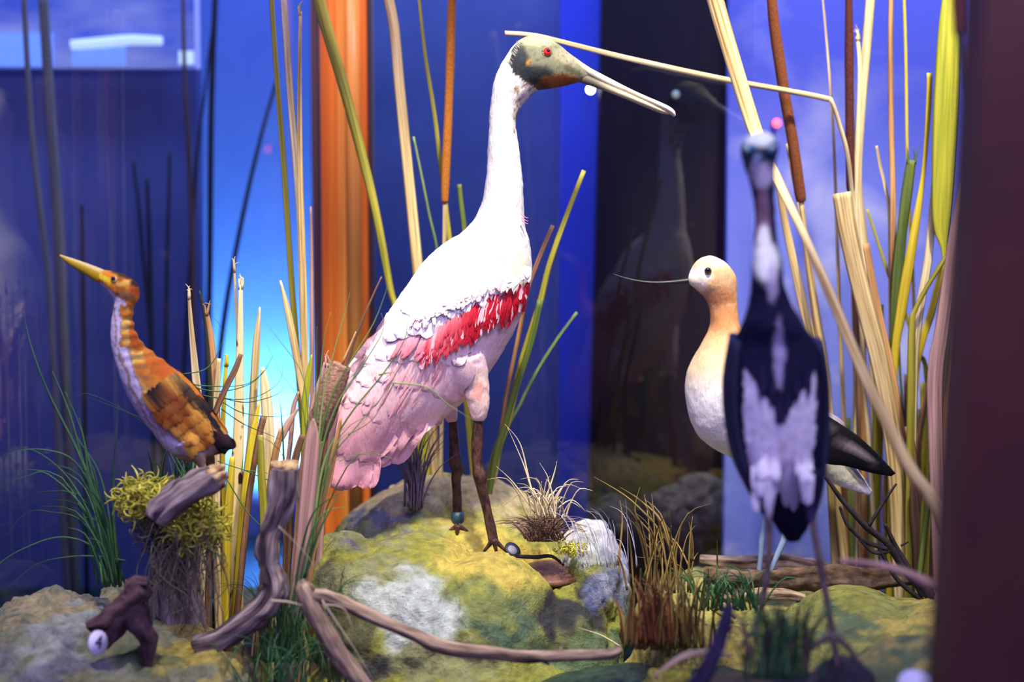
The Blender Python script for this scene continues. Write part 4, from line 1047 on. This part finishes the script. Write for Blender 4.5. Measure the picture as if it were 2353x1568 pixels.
rr('leaning tan reed just right of the heron\'s wing', 'tan', 2.33, [(1898, 900), (1908, 1030), (1922, 1160), (1938, 1300)], (12, 18))
rr('rust-coloured reed right of the leaning tan one near the heron', 'tan', 2.34, [(1930, 1000), (1940, 1120), (1950, 1300)], (16, 20))
rr('thin drooping reed by the maroon frame at the top', 'tan', 2.0, [(2236, -30), (2230, 80), (2222, 150), (2230, 220), (2238, 290), (2266, 480), (2290, 800)], [12, 9, 6, 5, 5, 6, 8], .6)
rr('grey-brown reed slanting up to the maroon frame', 'brown', 2.16, [(2228, 700), (2206, 820), (2192, 940), (2196, 1100), (2198, 1290)], (14, 20))
for i_, (lx_, top_, dx_, wd_, m_, Y_, lb_) in enumerate([
    (1918, 1060, 26, 16, 'straw', 2.38, 'straw reed low behind the black twig tips, nearest the heron'),
    (1994, 1130, -10, 14, 'olive', 2.39, 'olive reed standing behind the avocet\'s white tail tip'),
    (2034, 1080, 8, 18, 'tan', 2.31, 'tan reed between the thick green stalk and the ochre reed'),
    (2080, 860, 18, 16, 'brown', 2.33, 'brown reed seen through the gap right of the square cut leaf'),
    (2112, 940, -8, 20, 'straw', 2.32, 'straw reed upright in the densest part of the right cluster'),
    (2148, 880, -6, 18, 'yellow', 2.33, 'yellowish reed deep behind the mauve-brown leaf'),
    (2160, 980, 4, 26, 'tan', 2.25, 'wide tan reed just behind the mauve-brown leaf'),
    (2192, 860, -14, 18, 'purple', 2.24, 'pinkish reed rising half hidden by the maroon frame'),
    (2098, 1090, 14, 24, 'brown', 2.18, 'broad brown leaf base in front of the right cluster'),
    (2128, 1120, -4, 26, 'olive', 2.17, 'broad olive leaf base beside the broad brown one'),
    (2176, 1060, 0, 34, 'brown', 2.12, 'dark wide leaf at the bottom right beside the frame')]):
    rr(lb_, m_, Y_, [(lx_, top_), (lx_ + dx_ * .3, top_ + (1320 - top_) * .35), (lx_ + dx_ * .8, top_ + (1320 - top_) * .7), (lx_ + dx_, 1320)], [wd_ * .4, wd_, wd_, wd_])
# near dark cattail against the frame
t = cattail('blurred dark cattail hanging at the top beside the maroon frame', 1.35, [(2196, -60), (2200, 0), (2202, 80)], 26, [(2202, 78), (2210, 200), (2222, 350), (2230, 500), (2240, 700)], (10, 14), 'cat_d', 'dark')

# ---- cut reed stubs behind the bittern
def st(label, mat, Y, pts, w, flat=.2, **k): return reed(label, mat, Y, pts, w, flat, group=GC, name='reed_stub', **k)
st('tall stub with black spots and a split tip, highest in the group', 'spot', 2.12, [(553, 655), (552, 760), (550, 860), (548, 1000), (540, 1150), (534, 1330)], [10, 15, 20, 26, 32, 34], fray=True)
st('narrow pale spike joined to the spotted stub on its left', 'pale', 2.13, [(538, 616), (542, 690), (546, 760), (548, 900)], (5, 9), fray=True)
st('plain pale pointed stub in front of the cyan glow', 'pale', 2.15, [(597, 706), (590, 780), (584, 880), (576, 1010), (562, 1150), (548, 1320)], [4, 16, 19, 18, 22, 22])
st('frayed cream stub, leftmost of the group', 'pale', 2.1, [(434, 678), (440, 760), (448, 850), (456, 950), (466, 1200)], [7, 12, 18, 22, 24], fray=True)
st('dark curved stub between the frayed cream stub and the brown one', 'dark', 2.11, [(458, 668), (470, 720), (478, 800), (484, 900), (490, 1200)], [4, 10, 12, 14, 14])
st('straw stub with brown inner side right of the dark curved stub', 'tan', 2.09, [(474, 716), (484, 770), (492, 850), (498, 960), (502, 1220)], [9, 14, 16, 18, 18], fray=True)
st('small blunt cream stub behind the bittern\'s back', 'pale', 2.08, [(503, 824), (500, 880), (497, 960), (500, 1200)], [10, 13, 15, 15])
st('thin yellow stub with a torn top', 'yellow', 2.1, [(520, 833), (516, 900), (512, 1000), (508, 1300)], [7, 10, 12, 18], fray=True)
st('brown blade leaning diagonally across the stubs', 'brown', 2.0, [(554, 814), (540, 850), (520, 890), (500, 935), (488, 990), (482, 1200)], [10, 14, 14, 14, 13, 13])
st('rounded pale leaf right of the plain pointed stub', 'pale', 2.13, [(603, 844), (610, 900), (616, 980), (618, 1080), (616, 1300)], [8, 24, 28, 28, 28])
st('olive-brown leaf with folded tip low in the middle', 'brown', 2.04, [(606, 956), (594, 1010), (582, 1080), (570, 1160), (556, 1300)], [16, 14, 14, 15, 15])
st('yellowish blade fanned left behind the folded leaf', 'yellow', 2.1, [(597, 920), (582, 1000), (570, 1090), (558, 1200), (548, 1330)], [5, 18, 22, 22, 22])
st('upright olive stub in front of the pale rounded leaf', 'olive', 2.02, [(598, 1000), (600, 1080), (606, 1180), (610, 1320)], [12, 18, 20, 22])
st('tan stub leaning right toward the cut driftwood top', 'tan', 2.08, [(648, 985), (634, 1040), (622, 1120), (612, 1230), (606, 1340)], [14, 17, 18, 18, 18])
st('folded pink-beige leaf in the cyan glow', 'purple', 2.12, [(686, 938), (664, 970), (650, 1000), (636, 1030), (628, 1100)], [5, 16, 16, 10, 10], ext=True)
st('slim curved beige leaf right of the folded one', 'purple', 2.14, [(686, 900), (674, 940), (668, 1010), (660, 1090), (656, 1250)], [6, 12, 12, 12, 12])
st('pointed leaf with brown edge leaning against the tall reeds', 'straw', 2.18, [(644, 645), (660, 710), (676, 790), (692, 880), (704, 960), (712, 1200)], [5, 14, 17, 18, 18, 18])
st('yellow-green young leaf at the foot of the tall reeds', 'leafgreen', 2.1, [(716, 815), (708, 870), (700, 940), (698, 1050)], [3, 14, 16, 14])
st('torn beige stub immediately left of the fat cattail', 'purple', 2.05, [(752, 835), (742, 870), (726, 920), (716, 1000), (706, 1200)], [18, 20, 20, 22, 22], fray=True)
st('cream stub partly hidden behind the fat cattail', 'pale', 2.02, [(764, 850), (750, 900), (738, 960), (726, 1080), (716, 1300)], [14, 22, 22, 20, 18])
st('wide mauve leaf with small black holes in front of the fat cattail', 'purple', 1.9, [(720, 962), (718, 1000), (714, 1060), (706, 1150), (696, 1250), (684, 1350)], [4, 30, 40, 38, 34, 32], .18)
st('bare tan stem right of the wide mauve leaf', 'tan', 1.93, [(784, 960), (772, 1020), (756, 1100), (738, 1180), (716, 1290), (704, 1370)], [6, 13, 16, 17, 18, 18], .8)
st('pale leaf between the mauve leaf and the spoonbill\'s tail', 'purple', 2.0, [(776, 945), (762, 1000), (748, 1060), (740, 1140), (730, 1330)], [6, 16, 20, 20, 18])
st('short brown stub just right of the cut driftwood top', 'brown', 2.0, [(695, 1000), (680, 1050), (668, 1120), (660, 1300)], [14, 18, 20, 20])
st('low yellow blade under the bittern\'s tail', 'yellow', 2.06, [(534, 1050), (528, 1130), (522, 1220), (518, 1350)], [12, 20, 22, 22])
st('low straw blade at the left foot of the stub group', 'straw', 2.04, [(494, 1030), (492, 1120), (496, 1220), (500, 1350)], [10, 16, 18, 18])
st('cream splinter leaning below the folded leaf', 'pale', 2.0, [(618, 1170), (632, 1200), (636, 1260), (632, 1350)], [3, 12, 14, 14])

# dark reeds standing behind the left pane
GD = 'dark reeds silhouetted against the blue at far left'
def dk(label, pts, w, mat='dim', Y=2.72): return reed(label, mat, Y, pts, w, .6, group=GD)
dk('broad dim olive silhouette reed near the left edge, running from the panel down', [(98, -30), (112, 200), (126, 400), (138, 600), (150, 850)], (24, 26), 'dim', 2.72)
dk('dim silhouette reed left of the broad olive one near the left edge', [(54, -30), (66, 200), (82, 400), (110, 620), (124, 850)], (13, 16), 'dim', 2.7)
dk('brown-black silhouette reed reaching the corner of the pale panel', [(420, -30), (424, 160), (434, 350), (442, 600), (446, 850)], (8, 14), 'brown', 2.9)
dk('longest straight black silhouette reed right of the pale panel', [(496, -30), (488, 160), (484, 350), (482, 600), (478, 850)], (13, 15), 'dark', 2.9)
dk('thin silhouette reed slanting to meet the longest straight one', [(488, 60), (472, 200), (456, 330), (444, 480)], (5, 9), 'dark', 2.92)
dk('dark silhouette reed slanting across the bright blue left of the olive reed', [(640, 170), (606, 290), (574, 420), (545, 560), (520, 700), (500, 860)], (8, 14), 'dark', 2.85)
dk('short dim silhouette stub in the dark blue, second from the longest', [(390, 350), (388, 450), (384, 600), (380, 860)], (6, 10), 'dark', 2.88)
dk('short dim silhouette stub left of the bittern\'s view line', [(338, 410), (342, 520), (346, 700)], (8, 12), 'dark', 2.86)
dk('faint leaning silhouette stub over the bittern\'s crown', [(306, 370), (318, 470), (330, 600)], (6, 9), 'dark', 2.84)
dk('faint silhouette stub above the bittern\'s bill', [(188, 470), (190, 600), (192, 760)], (7, 10), 'dark', 2.76)

# ---------------------------------------------------------------- wood
def wood(name, label, pts, Y, r_, mat, cat='branch', group=None, wob=.3, n=26, extra=(), end=None, seed=0):
    t = build(name, merge([ptube(pts, Y, r_, n=n, wob=wob, sub=12, seed=seed)] + [ptube(p, Y, q, n=18, wob=wob, sub=8, seed=seed + 1) for p, q in extra]), mat)
    setp(t, label, cat, group)
    if end:
        e_ = build('split_end', end, 'endwood'); 
        e_.parent = t; e_.location = Vector(e_.location) - Vector(t.location)
    return t
def split_end(p0, p1, Y, r_, n=7):
    parts = []
    a = W(p0[0], p0[1], Y); b = W(p1[0], p1[1], Y); d = (b - a)
    r = r_ * Y / F; s = d.normalized(); u = s.cross(Vector((0, 1, 0))).normalized()
    for i in range(n):
        an = 2 * math.pi * i / n; o = (u * math.cos(an) + Vector((0, 1, 0)) * math.sin(an)) * r * .6
        k = random.uniform(.6, 1.15)
        parts.append(tube([a + o, a + o + d * k * .6, a + o * .9 + d * k], [r * .42, r * .34, r * .12], n=7, wob=.3, sub=3, seed=i))
    return merge(parts)
wood('driftwood', 'grey broken branch on which the bittern perches', [(360, 1196), (382, 1172), (420, 1140), (462, 1114), (496, 1092)], 1.83, [24, 34, 35, 31, 27], 'wood', end=split_end((486, 1098), (524, 1078), 1.83, 30), seed=2)
wood('driftwood', 'tall upright driftwood limb with pale sawn top, curving down to the left', [(659, 1076), (655, 1130), (640, 1185), (620, 1235), (618, 1290), (634, 1340), (618, 1385), (570, 1430), (510, 1466), (446, 1484)], 1.84, [33, 33, 28, 26, 27, 29, 29, 28, 27, 18], 'wood', end=tube([W(659, 1082, 1.84), W(660, 1062, 1.84)], [31 * 1.84 / F, 33 * 1.84 / F], n=18, wob=.2, sub=2), seed=5)
wood('driftwood', 'violet-grey stump wrapped in hanging moss under the perch branch', [(420, 1180), (405, 1260), (392, 1340), (400, 1420), (410, 1490)], 1.95, [30, 42, 48, 56, 60], 'wood', seed=7)
wood('root', 'dark purple-brown forked root lying on the left boulder', [(330, 1350), (300, 1375), (270, 1400), (240, 1425), (200, 1440)], 1.78, [30, 32, 26, 22, 9], 'root', 'root', extra=[([(300, 1370), (285, 1410), (262, 1450), (240, 1490)], [24, 24, 20, 8]), ([(300, 1380), (320, 1430), (340, 1470), (344, 1530)], [24, 26, 20, 8]), ([(300, 1375), (300, 1340), (340, 1340)], [14, 14, 10]), ([(290, 1400), (225, 1445), (212, 1455)], [20, 12, 6])], seed=9)
wood('driftwood', 'forked pale branch in the foreground sweeping right across the big boulder', [(694, 1334), (701, 1352), (722, 1400), (748, 1450), (776, 1500), (810, 1545), (850, 1600)], 1.78, [8, 21, 24, 25, 23, 21, 22], 'woodw', extra=[([(708, 1372), (750, 1374), (800, 1392), (850, 1415), (900, 1436), (950, 1458), (1000, 1482), (1060, 1494), (1120, 1498), (1190, 1508), (1260, 1510), (1340, 1506), (1400, 1504), (1428, 1492)], [20, 17, 15, 17, 16, 16, 17, 15, 15, 14, 13, 12, 12, 8]), ([(925, 1440), (932, 1460)], [7, 4]), ([(1285, 1502), (1290, 1488)], [6, 3]), ([(1245, 1515), (1262, 1528)], [6, 2]), ([(716, 1400), (706, 1412)], [10, 5])], wob=.16, seed=12)
wood('log', 'mottled dark log lying across behind the heron\'s legs', [(1620, 1322), (1700, 1330), (1780, 1332), (1860, 1328), (1950, 1334), (2040, 1330), (2094, 1326)], 2.12, [20, 24, 26, 26, 24, 22, 18], 'bark', 'log', seed=14)
wood('log', 'thin peeling branch resting behind the mottled log', [(1608, 1284), (1660, 1290), (1720, 1292), (1800, 1286), (1860, 1296), (1920, 1312)], 2.2, [8, 12, 14, 13, 13, 10], 'woodw', 'branch', seed=15)
wood('log', 'low bleached branch pieces lying under the mottled log', [(1656, 1376), (1720, 1370), (1790, 1366), (1850, 1376)], 2.06, [9, 12, 12, 7], 'woodw', 'branch', seed=16)
wood('twig', 'black branching twig standing right of the heron in front of reeds', [(1896, 1096), (1940, 1155), (1992, 1212), (2040, 1250), (2080, 1310), (2140, 1372)], 2.05, [4, 5.5, 7, 8, 9, 11], 'twig', 'twig', extra=[([(2060, 1112), (2030, 1155), (1996, 1208)], [2.5, 3.5, 5]), ([(1930, 1165), (1950, 1210), (1990, 1245), (2040, 1262)], [3, 4, 5, 6]), ([(2034, 1205), (2060, 1260), (2090, 1310), (2120, 1370)], [4.5, 6, 7, 8]), ([(1975, 1240), (2010, 1270), (2050, 1264)], [3.5, 5, 5]), ([(2070, 1255), (2088, 1245)], [2.5, 1.5]), ([(2020, 1258), (2060, 1330), (2120, 1382)], [5, 5, 6])], wob=.15, seed=18, n=10)
wood('branch', 'blurred near-black branch rising in the foreground left of the heron\'s foot', [(1672, 1392), (1666, 1440), (1650, 1490), (1622, 1540), (1585, 1600)], 1.42, [12, 17, 20, 22, 24], mat_noise('violet_black_bark', (26, 22, 44), (58, 50, 84), 40, (1, 1, 1), .8, .8, .003), extra=[([(1666, 1450), (1686, 1448)], [10, 5])], seed=19)
wood('branch', 'pale blurred twig arching in the lower right corner', [(1930, 1290), (1990, 1294), (2060, 1308), (2130, 1338), (2190, 1370)], 1.5, [6, 7, 8, 9, 10], 'purple', seed=20, n=10)
wood('branch', 'brownish twig curving at the bottom edge right of the stubbly grass', [(1500, 1560), (1560, 1515), (1620, 1500), (1680, 1508)], 1.62, [8, 8, 7, 6], 'woodw', seed=22, n=10)

# ---------------------------------------------------------------- grasses and moss
def tuft(label, mat, base, Y, n, lo, hi, lean_, w, seed, name='grass_tuft', spread=18, droop=.35, extra=(), cat='grass', dy=.05):
    random.seed(seed); parts = []
    for i in range(n):
        x = base[0] + random.gauss(0, spread); y = base[1] + random.uniform(-4, 6); L = random.uniform(lo, hi); a = random.gauss(lean_[0], lean_[1]); yy = Y + random.uniform(-dy, dy) * .5; y2 = yy + random.uniform(-dy, dy)
        dr = droop * abs(a) * L * random.uniform(.6, 1.4)
        ex = x + a * L; pts = [(x, y, yy), (x + a * L * .22, y - L * .42, yy), (x + a * L * .58, y - L * .78, (yy + y2) / 2), (ex + a * L * .1, y - L + dr, y2)]
        parts.append(ptube(pts, Y, [w, w * .9, w * .6, w * .12], n=4, sub=3, flat=.4))
    for e_ in extra:
        pts = e_[0]; ww = e_[1]
        m = len(pts); parts.append(ptube(pts, Y + (e_[2] if len(e_) > 2 else 0), [ww * (1 - .92 * i / (m - 1)) if i else ww * .8 for i in range(m)], n=5, sub=5, flat=.35))
    o = build(name, merge(parts), mat); return setp(o, label, cat)

B = (262, 1340)
tuft('tall dark green grass clump arching at the left edge beside the bittern', 'gdark', (262, 1345), 1.93, 26, 70, 330, (-.30, .16), 3.2, 31, spread=16, extra=[
    ([B, (225, 1160), (180, 1040), (110, 900), (70, 790), (54, 712)], 6), ([B, (230, 1200), (190, 1060), (160, 950), (120, 852)], 6.5), ([(265, 1320), (250, 1180), (225, 1080), (175, 1000), (158, 920), (150, 860), (174, 828)], 3),
    ([(270, 1300), (262, 1200), (262, 1080), (272, 930)], 5.5), ([B, (225, 1160), (170, 1060), (100, 1034), (40, 1038), (-10, 1058)], 4), ([(250, 1300), (200, 1170), (140, 1080), (60, 1030), (-10, 1050)], 3.5),
    ([(250, 1330), (215, 1260), (150, 1235), (80, 1250), (-5, 1300), (-30, 1380)], 3.5), ([(290, 1290), (230, 1280), (160, 1280), (80, 1300), (0, 1370)], 3.5), ([(250, 1300), (190, 1200), (120, 1178), (60, 1180), (0, 1248)], 3),
    ([(250, 1320), (200, 1180), (110, 1090), (60, 1096), (5, 1112)], 3), ([(258, 1330), (240, 1230), (205, 1100), (190, 1000), (150, 900)], 7), ([(262, 1330), (250, 1230), (220, 1120), (200, 1040), (182, 960)], 7)])
tuft('fine green grass behind the bittern\'s legs and perch', 'gdark', (420, 1190), 2.0, 44, 90, 170, (.02, .16), 2.6, 32, spread=28, extra=[([(470, 1200), (400, 1060), (360, 1000), (280, 940), (200, 905), (165, 920)], 2.4), ([(460, 1200), (420, 1080), (350, 980), (260, 935), (175, 905)], 2)])
tuft('dense blue-green grass sprouting between the two driftwood limbs', 'gdark', (655, 1520), 1.86, 120, 60, 240, (.0, .28), 1.8, 33, spread=34, extra=[([(675, 1400), (690, 1280), (720, 1180), (770, 1140), (790, 1130)], 4), ([(690, 1350), (712, 1240), (745, 1180), (796, 1165)], 5), ([(700, 1330), (730, 1230), (765, 1160), (782, 1130)], 5)])
tuft('long wiry grass fountain rising past the fat taupe cattail', 'gmid', (716, 1290), 1.93, 10, 250, 420, (.18, .2), 2.0, 34, spread=10, dy=.03, extra=[
    ([(716, 1290), (730, 1060), (756, 930), (800, 840), (860, 740), (895, 645)], 4), ([(716, 1290), (735, 1060), (775, 930), (840, 830), (880, 760), (876, 720)], 3.5), ([(716, 1290), (740, 1080), (800, 960), (880, 860), (930, 780), (936, 724)], 4),
    ([(716, 1290), (730, 1040), (745, 900), (770, 800), (800, 690), (804, 670)], 3.2), ([(716, 1290), (725, 1000), (735, 880), (745, 780), (760, 718)], 3.6), ([(716, 1290), (712, 1050), (706, 930), (690, 850), (640, 780), (610, 740)], 2.6), 
    ([(716, 1290), (720, 1100), (706, 1010), (690, 920), (640, 850), (612, 786)], 2.6), ([(716, 1290), (722, 1000), (727, 860), (728, 750)], 3), ([(716, 1290), (750, 1080), (820, 980), (900, 880), (945, 740)], 2.6),
    ([(800, 1000), (860, 960), (900, 880), (915, 862)], 1.5), ([(870, 862), (888, 858), (910, 855)], 3.2), ([(780, 1060), (840, 1040), (940, 1030)], 1.2), ([(900, 880), (980, 890), (1030, 930), (1092, 968)], 2.6, -.05)])
tuft('dark wiry grass arcs spreading across the stubs right of the bittern', 'gdark', (440, 920), 2.02, 0, 10, 20, (0, .1), 1.5, 35, extra=[
    ([(420, 880), (480, 888), (560, 885), (600, 860), (625, 820)], 2), ([(420, 885), (500, 900), (570, 885), (610, 850), (630, 810)], 2), ([(430, 900), (500, 915), (580, 915), (640, 880), (652, 830)], 2), ([(420, 860), (470, 850), (500, 815), (512, 770), (500, 740), (480, 722)], 1.8),
    ([(510, 915), (570, 925), (640, 905), (655, 880)], 1.8), ([(512, 925), (560, 950), (640, 958), (690, 940)], 1.8), ([(508, 940), (560, 975), (620, 1000), (690, 1030)], 1.8), ([(560, 1080), (640, 1110), (720, 1100), (760, 1060)], 1.6), ([(500, 1060), (560, 1080), (620, 1090), (680, 1130)], 1.8), ([(520, 1100), (570, 1180), (620, 1230), (660, 1300)], 2)])
tuft('single straight dark blade standing in the cyan glow', 'gdark', (652, 1090), 2.0, 0, 1, 2, (0, .1), 2, 36, name='grass_sprig', extra=[([(653, 1090), (650, 1000), (643, 918)], 4)])
tuft('bleached cream grass tuft with brown root ball on the big boulder', 'gpale', (1252, 1195), 2.06, 44, 50, 120, (.05, .5), 2.2, 37, spread=18, droop=.5, extra=[
    ([(1240, 1190), (1220, 1120), (1200, 1060), (1165, 980)], 4), ([(1235, 1190), (1215, 1100), (1195, 1020), (1160, 975)], 3.5), ([(1230, 1180), (1180, 1110), (1140, 1072)], 3), ([(1262, 1180), (1300, 1110), (1330, 1102)], 3), ([(1260, 1190), (1310, 1150), (1345, 1175)], 3),
    ([(1262, 1210), (1320, 1200), (1350, 1240), (1330, 1262), (1290, 1264)], 2), ([(1245, 1170), (1270, 1100), (1280, 1060)], 3.5), ([(1250, 1180), (1262, 1110), (1240, 1064)], 3)])
tuft('short brown bristly root ball under the bleached grass on the boulder', 'gbrown', (1250, 1240), 2.05, 320, 18, 62, (0, .75), 1.9, 38, spread=17, droop=.2, name='root_ball', cat='grass')
tuft('violet-grey dry sprig standing behind the spoonbill\'s tail', 'gviolet', (952, 1168), 2.16, 60, 90, 190, (-.02, .22), 2.0, 39, spread=9, droop=-.05, name='dry_sprig', cat='dry plant')
tuft('bent dry wild grass with curving stems right of the big boulder', 'gdry', (1520, 1360), 2.05, 34, 90, 240, (-.1, .3), 2.6, 40, spread=50, droop=.2, extra=[
    ([(1560, 1330), (1530, 1240), (1450, 1150), (1365, 1096)], 5), ([(1550, 1300), (1520, 1200), (1470, 1150), (1425, 1120)], 5), ([(1480, 1330), (1500, 1240), (1460, 1180), (1470, 1120)], 4), ([(1690, 1420), (1600, 1350), (1500, 1270), (1460, 1200)], 5), ([(1700, 1440), (1610, 1380), (1560, 1300), (1460, 1280)], 4), ([(1590, 1290), (1590, 1240), (1583, 1200)], 7), ([(1420, 1300), (1430, 1200), (1424, 1150)], 4)])
tuft('thick tan and green stubbly grass clump on the mossy mound', 'gdry', (1530, 1490), 1.82, 110, 70, 190, (.02, .16), 3.0, 41, spread=46, droop=.1)
tuft('rust brown stems mixed through the stubbly grass clump', mat_noise('rust_grass', (92, 46, 26), (140, 84, 50), 1., (60, 60, 6), .6, .1, .0005), (1505, 1480), 1.8, 40, 60, 160, (-.12, .1), 3, 42, spread=28, droop=.1)
tuft('blurred dark green grass tuft in the foreground between the heron\'s feet', 'gdark', (1790, 1560), 1.5, 90, 80, 210, (0, .35), 3.2, 43, spread=34, droop=.15)
tuft('brown blunt stems inside the dark foreground tuft', 'gbrown', (1790, 1540), 1.5, 10, 100, 170, (0, .15), 7, 44, spread=34, droop=.0)
tuft('dusky green grass behind the near-black branch', 'gdark', (1660, 1400), 1.9, 60, 50, 120, (0, .5), 2.4, 45, spread=40)
tuft('dim grass sprigs in shadow beneath the forked pale branch', 'gdark', (660, 1580), 1.8, 60, 40, 150, (.1, .5), 1.8, 46, spread=60)
tuft('pale broken grass stems at the fork of the pale branch', 'gpale', (760, 1400), 1.74, 0, 1, 2, (0, .1), 2, 47, extra=[([(740, 1390), (790, 1400), (812, 1455)], 3), ([(740, 1380), (780, 1440), (820, 1500), (860, 1568)], 2.6), ([(622, 1382), (660, 1384), (696, 1392)], 5), ([(640, 1210), (700, 1270), (740, 1330)], 1.6)])
tuft('thin curved straw lying on the right flank of the big boulder', 'gpale', (1350, 1450), 1.92, 0, 1, 2, (0, .1), 2, 48, name='straw_stem', extra=[([(1425, 1486), (1380, 1460), (1326, 1442)], 3)])
tuft('white hair-like fibres trailing down the right side of the boulder', mat_plain('white_fibre', (200, 196, 214), .6), (1380, 1300), 2.0, 30, 60, 160, (-.35, .2), .9, 49, name='plant_fibre', spread=40, cat='plant fibre')

def mossball(label, centre, Y, rx, ry, n, mat, w, seed, L=34, name='moss_clump'):
    random.seed(seed); parts = []
    for i in range(n):
        a = random.uniform(0, 2 * math.pi); q = random.random() ** .6
        x = centre[0] + rx * q * math.cos(a); y = centre[1] + ry * q * math.sin(a); yy = Y + random.uniform(-.03, .03) - .02 * (1 - q)
        pts = [(x, y, yy)]; an = random.uniform(0, 6.28); cu = random.uniform(-1.3, 1.3)
        for k in range(4):
            an += cu; x += math.cos(an) * L * .3; y += math.sin(an) * L * .3; yy += random.uniform(-.006, .006); pts.append((x, y, yy))
        parts.append(ptube(pts, Y, [w, w, w * .9, w * .7, w * .3], n=5, sub=2))
    o = build(name, merge(parts), mat); return setp(o, label, 'moss', kind='stuff')
mossball('curly yellow-green moss left of the perch branch', (330, 1148), 1.90, 60, 46, 280, 'moss', 2.6, 51)
mossball('curly yellow-green moss right of the perch branch', (456, 1212), 1.88, 60, 58, 360, 'moss', 2.6, 52)
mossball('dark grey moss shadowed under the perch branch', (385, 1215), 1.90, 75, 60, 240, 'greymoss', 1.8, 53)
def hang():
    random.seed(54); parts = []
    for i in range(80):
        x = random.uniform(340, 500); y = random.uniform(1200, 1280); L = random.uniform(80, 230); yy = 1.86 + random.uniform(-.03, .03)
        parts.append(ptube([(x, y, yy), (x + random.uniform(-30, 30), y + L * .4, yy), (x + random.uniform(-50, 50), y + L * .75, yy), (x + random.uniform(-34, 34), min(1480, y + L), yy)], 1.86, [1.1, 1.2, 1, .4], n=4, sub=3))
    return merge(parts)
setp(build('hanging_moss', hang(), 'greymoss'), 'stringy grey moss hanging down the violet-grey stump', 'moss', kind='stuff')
mossball('yellow moss patch at the lip of the boulder hollow', (1310, 1262), 2.06, 34, 14, 90, 'moss', 1.6, 55, L=16)
mossball('yellow moss tangle at the bottom edge below the near-black branch', (1545, 1556), 1.62, 60, 14, 80, 'moss', 2, 56, L=20)

# number tag on the left rock and a plain disc at the bottom right
tg = empty('number_tag', W(225, 1478, 1.72), 'white oval tag with a blue-black 4 leaning on the forked root', 'tag')
nrm = Vector((1.75, -1, .35)).normalized()
c0 = W(225, 1478, 1.72)
build('tag_face', disc(c0, .0152, nrm, .0009), mat_plain('white_tag', (214, 212, 236), .5), tg)
tc_ = bpy.data.curves.new('numeral', 'FONT'); tc_.body = '4'; tc_.size = .024; tc_.extrude = .0004; tc_.align_x = 'CENTER'; tc_.align_y = 'CENTER'
to = bpy.data.objects.new('numeral_text', tc_); C.objects.link(to)
dg = bpy.context.evaluated_depsgraph_get(); dg.update()
nm = bpy.data.meshes.new_from_object(to.evaluated_get(dg)); bpy.data.objects.remove(to)
nm.materials.clear(); nm.materials.append(mat_plain('numeral_ink', (24, 24, 60), .6))
no = bpy.data.objects.new('numeral', nm); C.objects.link(no); no.parent = tg
no.location = nrm * .0016
no.rotation_euler = (Vector(nrm).to_track_quat('Z', 'Y').to_euler()); 
from mathutils import Quaternion
no.rotation_mode = 'QUATERNION'; no.rotation_quaternion = Vector(nrm).to_track_quat('Z', 'Y') @ Quaternion((0, 0, 1), math.radians(-20))
tg = empty('number_tag', W(2105, 1574, 1.45), 'white round tag cut off by the bottom edge at the right', 'tag')
build('tag_face', disc(W(2105, 1574, 1.45), .0185, (0, -.7, 1), .001), mat_plain('white_tag', (214, 212, 236), .5), tg)
